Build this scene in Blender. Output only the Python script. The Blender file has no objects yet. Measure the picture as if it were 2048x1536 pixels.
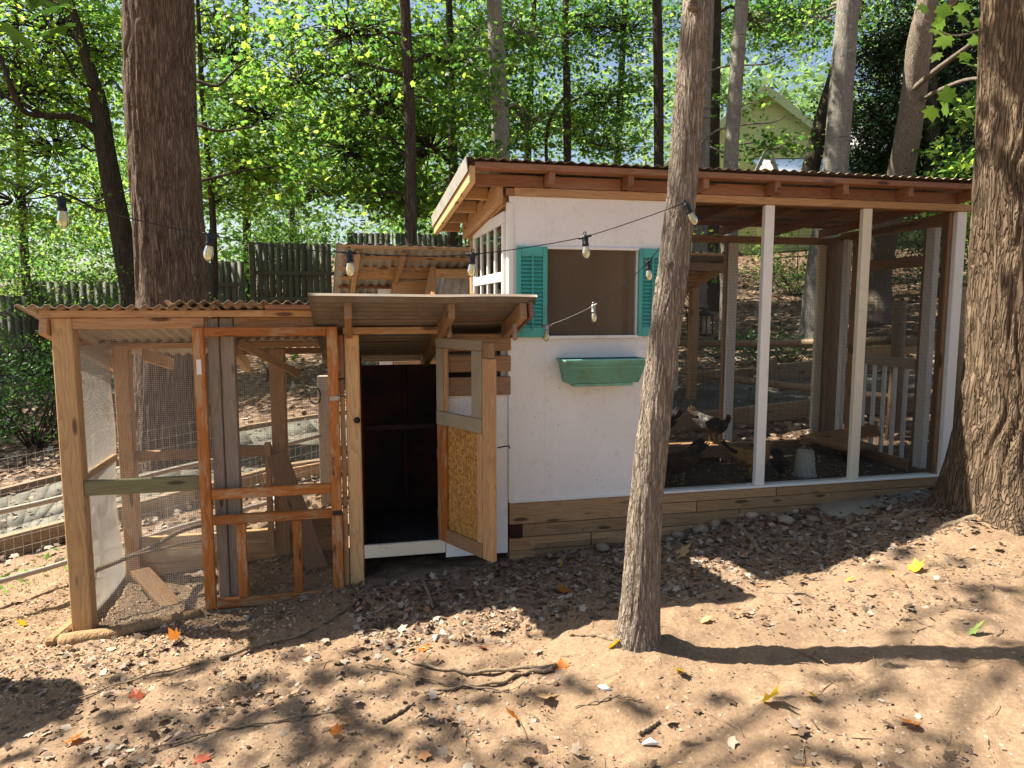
import bpy, bmesh, math, random
import numpy as np
from mathutils import Vector, Matrix
random.seed(7); rng = np.random.default_rng(7)
R = math.radians
sc = bpy.context.scene
col = sc.collection
# ------------------------------------------------------------ camera, sky, sun, exposure
CZ = 1.62; TILT = R(6.23); F = 1420.0
cd = bpy.data.cameras.new('camera'); cam = bpy.data.objects.new('camera', cd); col.objects.link(cam)
cd.sensor_width = 36; cd.lens = F / 2048 * 36; cd.clip_start = 0.05; cd.clip_end = 900
cam.location = (0, 0, CZ); cam.rotation_euler = (R(90) - TILT, 0, 0); sc.camera = cam
SUN = Vector((-0.97, 0.242, math.tan(R(53.1)))).normalized()
w = bpy.data.worlds.new('World'); sc.world = w; w.use_nodes = True
nt = w.node_tree; bg = nt.nodes['Background']; sky = nt.nodes.new('ShaderNodeTexSky')
sky.sky_type = 'NISHITA'; sky.sun_disc = False; sky.sun_elevation = R(53.1); sky.sun_rotation = math.atan2(-0.97, 0.242)
sky.air_density = 1.0; sky.dust_density = 2.0; sky.ozone_density = 0.6
nt.links.new(sky.outputs[0], bg.inputs[0]); bg.inputs[1].default_value = 0.058
sl = bpy.data.lights.new('sun', 'SUN'); sl.energy = 5.0; sl.angle = R(0.5); sl.color = (1.0, 0.92, 0.79)
so = bpy.data.objects.new('sun', sl); col.objects.link(so); so.rotation_euler = SUN.to_track_quat('Z', 'Y').to_euler(); so.location = (-20, 5, 30)
vs = sc.view_settings; sc.display_settings.display_device = 'sRGB'
vs.view_transform = 'Standard'; vs.look = 'None'; vs.gamma = 1.0; vs.use_curve_mapping = False; vs.exposure = 1.62
sc.cycles.max_bounces = 8; sc.cycles.diffuse_bounces = 4; sc.cycles.transmission_bounces = 5; sc.cycles.transparent_max_bounces = 8
sc.cycles.sample_clamp_indirect = 8
sc.cycles.use_denoising = True

# ------------------------------------------------------------ maths helpers
YAW = R(12.7)
U = Vector((math.cos(YAW), math.sin(YAW), 0)); V = Vector((-math.sin(YAW), math.cos(YAW), 0))
O0 = Vector((-0.019, 4.40, 0))
def frame(o, yaw): return Matrix.Translation(o) @ Matrix.Rotation(yaw, 4, 'Z')
COOP = frame(O0, YAW)
def TV(t, v, z): return O0 + U * t + V * v + Vector((0, 0, z))
def at(px, py, Y):
    a = (px - 1024) / F; b = (py - 768) / F
    d = Vector((a, math.cos(TILT) - b * math.sin(TILT), -math.sin(TILT) - b * math.cos(TILT)))
    return Vector((0, 0, CZ)) + d * (Y / d.y)
def _h(i, j, k):
    n = (i * 374761393 + j * 668265263 + k * 2147483647 + 1013904223) & 0xffffffff
    n = ((n ^ (n >> 13)) * 1274126177) & 0xffffffff
    n = n ^ (n >> 16)
    return (n & 0xffff) / 65535.0
def vn(x, y, z=0.0):
    x, y, z = np.broadcast_arrays(np.asarray(x, float), np.asarray(y, float), np.asarray(z, float))
    xi = np.floor(x).astype(np.int64); yi = np.floor(y).astype(np.int64); zi = np.floor(z).astype(np.int64)
    fx = x - xi; fy = y - yi; fz = z - zi
    fx = fx * fx * (3 - 2 * fx); fy = fy * fy * (3 - 2 * fy); fz = fz * fz * (3 - 2 * fz)
    r = 0
    for a in (0, 1):
        for b in (0, 1):
            for c in (0, 1):
                r = r + _h(xi + a, yi + b, zi + c) * (fx if a else 1 - fx) * (fy if b else 1 - fy) * (fz if c else 1 - fz)
    return r
def fbm(x, y, z=0.0, o=4):
    r = 0; a = 0.5; s = 0
    for i in range(o):
        r = r + a * vn(x * 2 ** i + 17 * i, y * 2 ** i + 31 * i, np.asarray(z) * 2 ** i); s += a; a *= 0.5
    return r / s
def gbase(x, y):
    t = np.asarray(y, float) - 6
    sp = np.where(t < 15, np.log1p(np.exp(np.minimum(2 * t, 40))) / 2, t)
    sp = np.minimum(sp, 60 + 0 * sp)
    xx = np.clip(x, -60, 60)
    return 0.09 * xx + 0.13 * sp
def gz(x, y):
    """terrain height with all its relief"""
    x = np.asarray(x, float); y = np.asarray(y, float)
    z = gbase(x, y)
    near = np.clip((9 - y) / 5, 0, 1)
    z = z + 0.05 * (fbm(x * 0.7 + 5, y * 0.7 + 9, 0.3, 3) - 0.5)
    z = z + (0.075 * (fbm(x * 2.6, y * 2.6, 1.2, 3) - 0.5) + 0.042 * (fbm(x * 11, y * 11, 4.2, 3) - 0.5) + 0.012 * (vn(x * 45, y * 45, 2.0) - 0.5)) * (0.35 + 0.65 * near)
    z = z + 0.25 * (fbm(x * 0.25, y * 0.25, 7.7, 3) - 0.5) * np.clip((y - 8) / 6, 0, 1)
    # mound round the slim tree, scrape behind it, root mound of the big tree
    z = z + 0.06 * np.exp(-(((x - 0.57) / 0.28) ** 2 + ((y - 3.0) / 0.25) ** 2))
    z = z - 0.06 * np.exp(-(((x - 0.86) / 0.14) ** 2 + ((y - 3.02) / 0.10) ** 2))
    z = z + 0.12 * np.exp(-(((x - 2.9) / 0.6) ** 2 + ((y - 4.15) / 0.5) ** 2))
    # keep the trampled floor inside the low run even
    return z
def gzs(x, y): return float(gz(np.array([x]), np.array([y]))[0])
def gb(x, y): return float(gbase(np.array([x]), np.array([y]))[0])

# ------------------------------------------------------------ object helpers
Wm = {}
def tag(o, label=None, cat=None, group=None, kind=None):
    if label: o['label'] = label
    if cat: o['category'] = cat
    if group: o['group'] = group
    if kind: o['kind'] = kind
    return o
def thing(name, label, cat, loc, group=None, rz=0):
    o = bpy.data.objects.new(name, None); col.objects.link(o)
    M = Matrix.Translation(Vector(loc)) @ Matrix.Rotation(rz, 4, 'Z'); o.matrix_basis = M; Wm[o.name] = M
    o.empty_display_size = 0.1
    return tag(o, label, cat, group)
def link(name, me, mat=None, parent=None, M=None):
    o = bpy.data.objects.new(name, me); col.objects.link(o)
    M = M or Matrix.Identity(4)
    Wm[o.name] = M
    if parent is not None:
        o.parent = parent; o.matrix_basis = Wm[parent.name].inverted() @ M
    else: o.matrix_basis = M
    if mat is not None and me is not None and not me.materials: me.materials.append(mat)
    return o
def mesh_np(name, verts, faces_flat, counts, mat=None, smooth=False, mats=None, midx=None):
    me = bpy.data.meshes.new(name)
    verts = np.ascontiguousarray(verts, np.float32); n = len(verts)
    me.vertices.add(n); me.vertices.foreach_set('co', verts.ravel())
    faces_flat = np.ascontiguousarray(faces_flat, np.int32).ravel()
    if np.isscalar(counts): counts = np.full(len(faces_flat) // counts, counts, np.int32)
    me.loops.add(len(faces_flat)); me.loops.foreach_set('vertex_index', faces_flat)
    me.polygons.add(len(counts)); st = np.concatenate([[0], np.cumsum(counts)[:-1]]).astype(np.int32)
    me.polygons.foreach_set('loop_start', st)
    if smooth: me.polygons.foreach_set('use_smooth', np.ones(len(counts), bool))
    if mats:
        for m in mats: me.materials.append(m)
        if midx is not None: me.polygons.foreach_set('material_index', np.ascontiguousarray(midx, np.int32))
    elif mat: me.materials.append(mat)
    me.update(calc_edges=True); me.validate()
    return me
_bc = {}
def box_mesh(L, W, T, bev, mat):
    key = (round(L, 3), round(W, 3), round(T, 3), round(bev, 4), mat.name)
    if key in _bc: return _bc[key]
    bm = bmesh.new(); bmesh.ops.create_cube(bm, size=1.0)
    bmesh.ops.scale(bm, vec=(L, W, T), verts=bm.verts)
    if bev > 0: bmesh.ops.bevel(bm, geom=bm.edges[:], offset=min(bev, T * 0.3, W * 0.3), segments=1, affect='EDGES')
    me = bpy.data.meshes.new('board'); bm.to_mesh(me); bm.free(); me.materials.append(mat); _bc[key] = me
    return me
def box(name, fr, lo, hi, mat, parent, bev=0.003, jit=0.0):
    """a board given by two corners in a frame; its grain (local X) follows its longest side"""
    d = [hi[i] - lo[i] for i in range(3)]; c = Vector([(hi[i] + lo[i]) / 2 for i in range(3)])
    o_ = sorted(range(3), key=lambda i: -d[i])
    ax = [Vector((1, 0, 0)), Vector((0, 1, 0)), Vector((0, 0, 1))]
    X, Y = ax[o_[0]], ax[o_[1]]; Z = X.cross(Y)
    Rm = Matrix((X, Y, Z)).transposed().to_4x4()
    if jit: Rm = Rm @ Matrix.Rotation(random.gauss(0, jit), 4, 'Z') @ Matrix.Rotation(random.gauss(0, jit), 4, 'Y')
    return link(name, box_mesh(d[o_[0]], d[o_[1]], d[o_[2]], bev, mat), None, parent, fr @ Matrix.Translation(c) @ Rm)
def cbox(name, t0, t1, v0, v1, z0, z1, mat, parent, bev=0.003, jit=0.0):
    return box(name, COOP, (t0, v0, z0), (t1, v1, z1), mat, parent, bev, jit)
def beam(name, a, b, W, T, wd, mat, parent, bev=0.003):
    """a board from a to b; wd = direction of its width W"""
    a = Vector(a); b = Vector(b); X = (b - a).normalized(); wd = Vector(wd)
    Y = (wd - X * wd.dot(X)).normalized(); Z = X.cross(Y)
    M = Matrix((X, Y, Z)).transposed().to_4x4(); M.translation = (a + b) / 2
    return link(name, box_mesh((b - a).length, W, T, bev, mat), None, parent, M)
def tube_geo(pts, rad, n=8, cap=True):
    pts = np.array([list(p) for p in pts], float); m = len(pts); rad = np.full(m, rad) if np.isscalar(rad) else np.array(rad, float)
    tg = np.gradient(pts, axis=0); tg /= np.linalg.norm(tg, axis=1, keepdims=True) + 1e-9
    up = np.array([0, 0, 1.0]) if abs(tg[:, 2]).mean() < 0.8 else np.array([1.0, 0.2, 0])
    s = np.cross(tg, up); s /= np.linalg.norm(s, axis=1, keepdims=True) + 1e-9; q = np.cross(s, tg)
    a = np.arange(n) / n * 2 * math.pi
    vv = pts[:, None] + rad[:, None, None] * (np.cos(a)[None, :, None] * s[:, None] + np.sin(a)[None, :, None] * q[:, None])
    vv = vv.reshape(-1, 3); i = np.arange(m - 1)[:, None] * n; j = np.arange(n)[None]; k = (j + 1) % n
    f = np.stack([i + j, i + k, i + n + k, i + n + j], -1).reshape(-1, 4)
    fl = [f.ravel()]; cn = [np.full(len(f), 4)]
    if cap:
        fl += [np.arange(n)[::-1], np.arange(n) + (m - 1) * n]; cn += [np.array([n]), np.array([n])]
    return vv, np.concatenate(fl), np.concatenate(cn)
def merge(gs):
    v = []; f = []; c = []; o = 0
    for a, b, d in gs: v.append(a); f.append(b + o); c.append(d); o += len(a)
    return np.concatenate(v), np.concatenate(f), np.concatenate(c)
def tube(name, pts, rad, mat, parent, n=8, smooth=True):
    v, f, c = tube_geo(pts, rad, n); ctr = Vector(v.mean(0)); v = v - np.array(ctr)
    return link(name, mesh_np(name, v, f, c, mat, smooth), None, parent, Matrix.Translation(ctr))
def lathe(name, prof, M, mat, parent, n=20, smooth=True):
    """prof: (r, z) pairs"""
    g = tube_geo([(0, 0, z) for r, z in prof], [r for r, z in prof], n)
    m = len(prof); a = np.arange(n) / n * 2 * math.pi
    v = np.array([[r * math.cos(t), r * math.sin(t), z] for r, z in prof for t in a])
    return link(name, mesh_np(name, v, *_latf(m, n), mat, smooth), None, parent, M)
def _latf(m, n):
    i = np.arange(m - 1)[:, None] * n; j = np.arange(n)[None]; k = (j + 1) % n
    f = np.stack([i + j, i + k, i + n + k, i + n + j], -1).reshape(-1, 4)
    return np.concatenate([f.ravel(), np.arange(n)[::-1], np.arange(n) + (m - 1) * n]), np.concatenate([np.full(len(f), 4), [n, n]])
def spline(P, n):
    P = np.array([list(p) for p in P], float); m = len(P)
    Q = np.vstack([2 * P[0] - P[1], P, 2 * P[-1] - P[-2]]); out = []
    for s in np.linspace(0, m - 1 - 1e-6, n):
        i = int(s); t = s - i; a, b, c, d = Q[i:i + 4]
        out.append(0.5 * (2 * b + (c - a) * t + (2 * a - 5 * b + 4 * c - d) * t * t + (-a + 3 * b - 3 * c + d) * t ** 3))
    return np.array(out)
def wires(name, o, a, b, la, lb, pitch, r, mat, parent, wav=None, seg=1, pitch2=None):
    """welded wire cloth as real wires. o corner, a/b unit directions, la/lb lengths"""
    o = np.array(o, float); a = np.array(a, float); b = np.array(b, float); n = np.cross(a, b); gs = []
    def run(d0, d1, l0, l1, off, pt):
        k = int(l0 / pt) + 1
        s0 = np.arange(k) * pt; s1 = np.linspace(0, l1, seg + 1)
        P = o + d0 * s0[:, None, None] + d1 * s1[None, :, None] + n * off
        if wav is not None:
            A, B = (s0[:, None], s1[None]) if off < 0 else (s1[None], s0[:, None])
            P = P + n * wav(A + 0 * B, B + 0 * A)[..., None]
        c = np.array([[-1, 0], [0.5, 0.87], [0.5, -0.87]]) * r
        vv = P[:, :, None] + c[None, None, :, 0:1] * d0 + c[None, None, :, 1:2] * n
        m = seg + 1; base = (np.arange(k) * m * 3)[:, None, None]; i = (np.arange(seg) * 3)[None, :, None]; j = np.arange(3)[None, None]; q = (j + 1) % 3
        f = np.stack([base + i + j, base + i + q, base + i + 3 + q, base + i + 3 + j], -1).reshape(-1, 4)
        return vv.reshape(-1, 3), f.ravel(), np.full(len(f), 4)
    gs.append(run(a, b, la, lb, -r * 0.6, pitch)); gs.append(run(b, a, lb, la, r * 0.6, pitch2 or pitch))
    v, f, c = merge(gs); ctr = v.mean(0)
    ob = link(name, mesh_np(name, v - ctr, f, c, mat), None, parent, Matrix.Translation(Vector(ctr))); ob['kind'] = 'stuff'
    return ob
def corrugated(name, o, a, b, la, lb, pitch, amp, mat, parent, rag=0.0, th=0.0015, seg=24, warp=0.006):
    """o corner, a = across the waves, b = along the waves"""
    o = np.array(o, float); a = np.array(a, float); b = np.array(b, float); n = np.cross(a, b); n /= np.linalg.norm(n)
    if n[2] < 0: n = -n
    k = max(int(la / pitch * 8), 8); s = np.linspace(0, la, k + 1); q = np.linspace(0, 1, seg + 1)
    L = lb + rag * (fbm(s * 1.3 + o[0] * 3, s * 0 + 2.0, 0, 2) - 0.5)
    S, Q = np.meshgrid(s, q, indexing='ij'); T = Q * L[:, None]
    h = amp * np.sin(2 * math.pi * S / pitch) + warp * (fbm(S * 1.1 + 3, T * 1.5, o[1], 2) - 0.5) * 2
    P = o + a * S[..., None] + b * T[..., None] + n * h[..., None]
    nv = (k + 1) * (seg + 1); P = P.reshape(-1, 3); P2 = np.vstack([P, P + n * th])
    i = np.arange(k)[:, None]; j = np.arange(seg)[None]; w_ = seg + 1
    f = np.stack([i * w_ + j, (i + 1) * w_ + j, (i + 1) * w_ + j + 1, i * w_ + j + 1], -1).reshape(-1, 4)
    e = []
    e.append(np.stack([np.arange(k) * w_, np.arange(k) * w_ + nv, np.arange(1, k + 1) * w_ + nv, np.arange(1, k + 1) * w_], -1))
    e.append(np.stack([np.arange(k) * w_ + seg, (np.arange(1, k + 1)) * w_ + seg, np.arange(1, k + 1) * w_ + seg + nv, np.arange(k) * w_ + seg + nv], -1))
    jj = np.arange(seg); e.append(np.stack([jj, jj + 1, jj + 1 + nv, jj + nv], -1)); e.append(np.stack([k * w_ + jj, k * w_ + jj + nv, k * w_ + jj + 1 + nv, k * w_ + jj + 1], -1))
    F_ = np.vstack([f[:, ::-1], f + nv] + e); ctr = P2.mean(0)
    return link(name, mesh_np(name, P2 - ctr, F_, 4, mat, True), None, parent, Matrix.Translation(Vector(ctr)))

# ------------------------------------------------------------ materials
class N:
    def __init__(s, name):
        s.m = bpy.data.materials.new(name); s.m.use_nodes = True; s.t = s.m.node_tree; s.t.nodes.clear()
        s.out = s.n('ShaderNodeOutputMaterial')
    def n(s, ty, **k):
        x = s.t.nodes.new(ty)
        for a, b in k.items(): setattr(x, a, b)
        return x
    def l(s, a, b): s.t.links.new(a, b)
    def co(s, scale=(1, 1, 1), off=True, kind='Object'):
        tc = s.n('ShaderNodeTexCoord'); mp = s.n('ShaderNodeMapping'); mp.inputs['Scale'].default_value = scale
        src = tc.outputs[kind]
        if off:
            oi = s.n('ShaderNodeObjectInfo'); ml = s.n('ShaderNodeMath', operation='MULTIPLY'); ml.inputs[1].default_value = 37.0
            s.l(oi.outputs['Random'], ml.inputs[0]); ad = s.n('ShaderNodeVectorMath', operation='ADD'); s.l(src, ad.inputs[0]); s.l(ml.outputs[0], ad.inputs[1]); src = ad.outputs[0]
        s.l(src, mp.inputs[0]); return mp.outputs[0]
    def noise(s, vec, sc_=5, det=4, rough=0.55, dist=0.0):
        x = s.n('ShaderNodeTexNoise'); x.inputs['Scale'].default_value = sc_; x.inputs['Detail'].default_value = det
        x.inputs['Roughness'].default_value = rough; x.inputs['Distortion'].default_value = dist; s.l(vec, x.inputs['Vector']); return x.outputs['Fac']
    def ramp(s, fac, stops, interp='LINEAR'):
        x = s.n('ShaderNodeValToRGB'); x.color_ramp.interpolation = interp; e = x.color_ramp.elements
        while len(e) < len(stops): e.new(0.5)
        for i, (p, c) in enumerate(stops):
            e[i].position = p; e[i].color = (*c, 1) if len(c) == 3 else c
        s.l(fac, x.inputs[0]); return x.outputs[0]
    def mix(s, f, a, b, bt='MIX'):
        x = s.n('ShaderNodeMix', data_type='RGBA', blend_type=bt)
        for sock, val in ((x.inputs[0], f), (x.inputs[6], a), (x.inputs[7], b)):
            if hasattr(val, 'links'): s.l(val, sock)
            elif isinstance(val, (int, float)): sock.default_value = val
            else: sock.default_value = (*val, 1)
        return x.outputs[2]
    def math(s, op, a, b=0.0, c=None):
        x = s.n('ShaderNodeMath', operation=op)
        for i, val in enumerate((a, b) if c is None else (a, b, c)):
            if hasattr(val, 'links'): s.l(val, x.inputs[i])
            else: x.inputs[i].default_value = val
        return x.outputs[0]
    def rnd(s): return s.n('ShaderNodeObjectInfo').outputs['Random']
    def hsv(s, c, h=0.5, sa=1.0, v=1.0):
        x = s.n('ShaderNodeHueSaturation')
        for k, val in (('Hue', h), ('Saturation', sa), ('Value', v)):
            if hasattr(val, 'links'): s.l(val, x.inputs[k])
            else: x.inputs[k].default_value = val
        s.l(c, x.inputs['Color']) if hasattr(c, 'links') else None
        return x.outputs[0]
    def bump(s, h, st=0.3, d=0.01, nrm=None):
        x = s.n('ShaderNodeBump'); x.inputs['Strength'].default_value = st; x.inputs['Distance'].default_value = d; s.l(h, x.inputs['Height'])
        if nrm: s.l(nrm, x.inputs['Normal'])
        return x.outputs[0]
    def bsdf(s, c, rough=0.6, metal=0.0, nrm=None, spec=0.4):
        x = s.n('ShaderNodeBsdfPrincipled')
        if hasattr(c, 'links'): s.l(c, x.inputs['Base Color'])
        else: x.inputs['Base Color'].default_value = (*c, 1)
        if hasattr(rough, 'links'): s.l(rough, x.inputs['Roughness'])
        else: x.inputs['Roughness'].default_value = rough
        x.inputs['Metallic'].default_value = metal; x.inputs['Specular IOR Level'].default_value = spec
        if nrm: s.l(nrm, x.inputs['Normal'])
        s.l(x.outputs[0], s.out.inputs[0]); return x
def wood(name, light, mid, dark, grey=0.0, greycol=(0.22, 0.20, 0.18), peel=None, rough=0.6, knots=True, ring=26):
    s = N(name)
    v = s.co((1.1, 1, 1)); wr = s.noise(s.co((0.9, 5, 5)), 1.6, 3, 0.5)
    w_ = s.n('ShaderNodeTexWave', wave_type='BANDS', bands_direction='Y', wave_profile='SAW')
    w_.inputs['Scale'].default_value = ring / 2.2; w_.inputs['Distortion'].default_value = 0
    cx = s.n('ShaderNodeCombineXYZ'); sx = s.n('ShaderNodeSeparateXYZ'); s.l(v, sx.inputs[0])
    yy = s.math('ADD', sx.outputs[1], s.math('MULTIPLY', wr, 0.26)); s.l(yy, cx.inputs[1]); s.l(s.math('MULTIPLY', sx.outputs[2], 0.7), cx.inputs[2]); s.l(cx.outputs[0], w_.inputs['Vector'])
    c = s.ramp(w_.outputs['Fac'], [(0.0, light), (0.62, mid), (0.93, dark), (1.0, light)])
    fine = s.noise(s.co((3, 60, 60)), 3, 4, 0.7)
    c = s.mix(0.5, c, s.ramp(fine, [(0.3, tuple(x * 0.62 for x in mid)), (0.72, tuple(min(1, x * 1.2) for x in light))]))
    if knots:
        vo = s.n('ShaderNodeTexVoronoi'); vo.inputs['Scale'].default_value = 1.0; s.l(s.co((2.6, 11, 11)), vo.inputs['Vector'])
        k = s.ramp(vo.outputs['Distance'], [(0.0, (0, 0, 0)), (0.10, (0, 0, 0)), (0.17, (1, 1, 1))])
        c = s.mix(k, tuple(x * 0.35 for x in dark), c)
    blot = s.noise(s.co((1.4, 4, 4)), 2.2, 4, 0.65)
    if peel:
        c = s.mix(s.ramp(s.noise(s.co((2.2, 9, 9)), 2.4, 5, 0.7), [(0.50, (0, 0, 0)), (0.60, (1, 1, 1))]), c, peel)
    if grey: c = s.mix(s.math('MULTIPLY', s.ramp(blot, [(0.3, (0, 0, 0)), (0.75, (1, 1, 1))]), grey), c, greycol)
    c = s.hsv(c, 0.5, 1.0, s.math('ADD', s.math('MULTIPLY', s.rnd(), 0.34), 0.80))
    nb = s.bump(s.mix(0.5, w_.outputs['Fac'], fine), 0.35, 0.002)
    s.bsdf(c, rough, 0, nb, 0.3); return s.m
def bark(name, c1, c2, c3, sc_=1.0, bst=0.6, lichen=None, bands=False, crack=1.0):
    s = N(name); vec = s.co((9 * sc_, 9 * sc_, 1.6 * sc_), kind='Object')
    n1 = s.noise(vec, 2.0, 6, 0.7, 0.6); n2 = s.noise(s.co((2, 2, 2)), 2.5, 4, 0.6)
    wp = s.n('ShaderNodeTexNoise'); wp.inputs['Scale'].default_value = 1.4; wp.inputs['Detail'].default_value = 3; s.l(vec, wp.inputs['Vector'])
    sc3 = s.n('ShaderNodeVectorMath', operation='SCALE'); sc3.inputs['Scale'].default_value = 1.5; s.l(wp.outputs['Color'], sc3.inputs[0])
    ad = s.n('ShaderNodeVectorMath', operation='ADD'); s.l(s.co((13 * sc_, 13 * sc_, 1.15 * sc_)), ad.inputs[0]); s.l(sc3.outputs[0], ad.inputs[1])
    vo = s.n('ShaderNodeTexVoronoi', feature='DISTANCE_TO_EDGE'); vo.inputs['Scale'].default_value = 1.9; s.l(ad.outputs[0], vo.inputs['Vector'])
    cr = s.ramp(vo.outputs['Distance'], [(0.0, (0, 0, 0)), (0.07, (0.35,) * 3), (0.20, (1, 1, 1))])
    c = s.ramp(n1, [(0.28, c1), (0.5, c2), (0.72, c3)])
    c = s.mix(s.ramp(n2, [(0.35, (0, 0, 0)), (0.7, (0.5, 0.5, 0.5))]), c, tuple(x * 0.7 for x in c2))
    pz = s.ramp(s.noise(s.co((3, 3, 2)), 2.0, 4, 0.6), [(0.35, (0.15,) * 3), (0.65, (0.8,) * 3)])
    c = s.mix(s.math('MULTIPLY', s.math('MULTIPLY', s.math('SUBTRACT', 1.0, cr), crack), pz), c, c1)
    if bands:
        c = s.mix(s.ramp(s.noise(s.co((1.2, 1.2, 16)), 2.2, 3, 0.6), [(0.60, (0, 0, 0)), (0.68, (0.75, 0.75, 0.75))]), c, tuple(x * 0.35 for x in c1))
    if lichen: c = s.mix(s.ramp(s.noise(s.co((14, 14, 9)), 2.2, 5, 0.75), [(0.57, (0, 0, 0)), (0.63, (1, 1, 1))]), c, lichen)
    h = s.math('ADD', s.math('MULTIPLY', n1, 0.45), s.math('MULTIPLY', cr, 0.8 * crack))
    s.bsdf(c, 0.9, 0, s.bump(h, bst, 0.02), 0.15); return s.m
def leafm(name, cols, tr, tw=0.5, gloss=0.25, rough=0.45):
    s = N(name); g = s.n('ShaderNodeNewGeometry'); c = s.ramp(g.outputs['Random Per Island'], cols)
    t = s.ramp(g.outputs['Random Per Island'], tr)
    d = s.bsdf(c, rough, 0, None, gloss); tb = s.n('ShaderNodeBsdfTranslucent'); s.l(t, tb.inputs[0])
    mx = s.n('ShaderNodeMixShader'); mx.inputs[0].default_value = tw; s.l(d.outputs[0], mx.inputs[1]); s.l(tb.outputs[0], mx.inputs[2]); s.l(mx.outputs[0], s.out.inputs[0])
    return s.m
def plain(name, c, rough=0.6, metal=0.0, var=0.15, nsc=8, bst=0.15, spec=0.4, dirt=None, dthr=0.6, rv=0.0):
    s = N(name); n1 = s.noise(s.co((1, 1, 1)), nsc, 5, 0.65)
    cc = s.ramp(n1, [(0.25, tuple(x * (1 - var) for x in c)), (0.75, tuple(min(1, x * (1 + var)) for x in c))])
    if dirt: cc = s.mix(s.ramp(s.noise(s.co((1, 1, 1)), nsc * 0.6, 6, 0.75), [(dthr - 0.08, (0, 0, 0)), (dthr + 0.1, (1, 1, 1))]), cc, dirt)
    if rv: cc = s.hsv(cc, 0.5, 1.0, s.math('ADD', s.math('MULTIPLY', s.rnd(), rv * 2), 1 - rv))
    s.bsdf(cc, rough, metal, s.bump(n1, bst, 0.004), spec); return s.m
M = {}
M['pine'] = wood('pine_lumber', (0.56, 0.335, 0.155), (0.45, 0.24, 0.10), (0.27, 0.12, 0.05), grey=0.35, greycol=(0.33, 0.25, 0.17))
M['pine_pale'] = wood('pale_pine_lumber', (0.66, 0.43, 0.20), (0.57, 0.33, 0.14), (0.37, 0.18, 0.07), grey=0.25, greycol=(0.38, 0.31, 0.20))
M['orange'] = wood('orange_stained_wood', (0.44, 0.16, 0.035), (0.37, 0.115, 0.02), (0.22, 0.06, 0.012), peel=(0.40, 0.25, 0.13), rough=0.45, ring=18)
M['red'] = wood('red_brown_lumber', (0.30, 0.13, 0.06), (0.25, 0.095, 0.04), (0.12, 0.04, 0.018), grey=0.4, greycol=(0.30, 0.22, 0.16))
M['warm'] = wood('weathered_pine_lumber', (0.40, 0.22, 0.10), (0.31, 0.155, 0.065), (0.16, 0.07, 0.03), grey=0.5, greycol=(0.27, 0.21, 0.15))
M['grey'] = wood('grey_weathered_wood', (0.50, 0.42, 0.33), (0.42, 0.345, 0.27), (0.24, 0.19, 0.145))
M['green'] = wood('mossy_lumber', (0.32, 0.28, 0.14), (0.24, 0.22, 0.11), (0.14, 0.12, 0.05), grey=0.3, greycol=(0.18, 0.20, 0.11))
M['olive'] = plain('olive_plywood', (0.30, 0.26, 0.17), 0.75, var=0.22, nsc=5, dirt=(0.22, 0.20, 0.14))
M['fence'] = wood('dark_fence_wood', (0.12, 0.112, 0.09), (0.09, 0.085, 0.068), (0.05, 0.045, 0.036), grey=0.4, greycol=(0.12, 0.135, 0.095), knots=False)
M['tie'] = wood('landscape_timber', (0.32, 0.22, 0.12), (0.25, 0.16, 0.085), (0.14, 0.085, 0.045), grey=0.4)
M['timber_wall'] = wood('planed_foundation_timber', (0.47, 0.29, 0.14), (0.38, 0.215, 0.095), (0.21, 0.105, 0.042), grey=0.25, greycol=(0.26, 0.21, 0.15))
def siding_white():
    s = N('white_textured_siding'); st = s.noise(s.co((26, 26, 2.2), off=False), 2.6, 5, 0.7, 0.8); bl = s.noise(s.co((1, 1, 1), off=False), 2.2, 4, 0.6)
    c = s.ramp(bl, [(0.3, (0.79, 0.765, 0.72)), (0.7, (0.86, 0.84, 0.80))])
    g = s.noise(s.co((3, 3, 1.2), off=False), 3.0, 6, 0.75)
    c = s.mix(s.ramp(g, [(0.54, (0, 0, 0)), (0.74, (0.6, 0.6, 0.6))]), c, (0.58, 0.52, 0.43))
    dr_ = s.noise(s.co((22, 22, 0.9), off=False), 1.5, 4, 0.6); c = s.mix(s.ramp(dr_, [(0.60, (0, 0, 0)), (0.72, (0.30, 0.30, 0.30))]), c, (0.50, 0.42, 0.30))
    vd = s.n('ShaderNodeTexVoronoi'); vd.inputs['Scale'].default_value = 9.5; s.l(s.co((1, 1, 1), off=False), vd.inputs['Vector'])
    c = s.mix(s.math('LESS_THAN', vd.outputs['Distance'], 0.035), c, (0.16, 0.12, 0.09))
    s.bsdf(c, 0.55, 0, s.bump(st, 0.6, 0.007), 0.35); return s.m
M['white_wall'] = siding_white()
M['white'] = plain('white_painted_wood', (0.78, 0.76, 0.70), 0.5, var=0.06, nsc=6, dirt=(0.50, 0.42, 0.30), dthr=0.70, bst=0.2)
M['cream'] = plain('cream_painted_wood', (0.72, 0.66, 0.50), 0.5, var=0.07, nsc=6, dirt=(0.42, 0.32, 0.2), dthr=0.68)
M['teal'] = plain('teal_paint', (0.065, 0.37, 0.32), 0.55, var=0.14, nsc=9, dirt=(0.10, 0.24, 0.20), dthr=0.6)
M['teal2'] = plain('planter_plastic', (0.17, 0.45, 0.36), 0.55, var=0.16, nsc=7, dirt=(0.18, 0.25, 0.14), dthr=0.55)
M['soil_in'] = plain('planter_inside', (0.09, 0.12, 0.14), 0.5)
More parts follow.
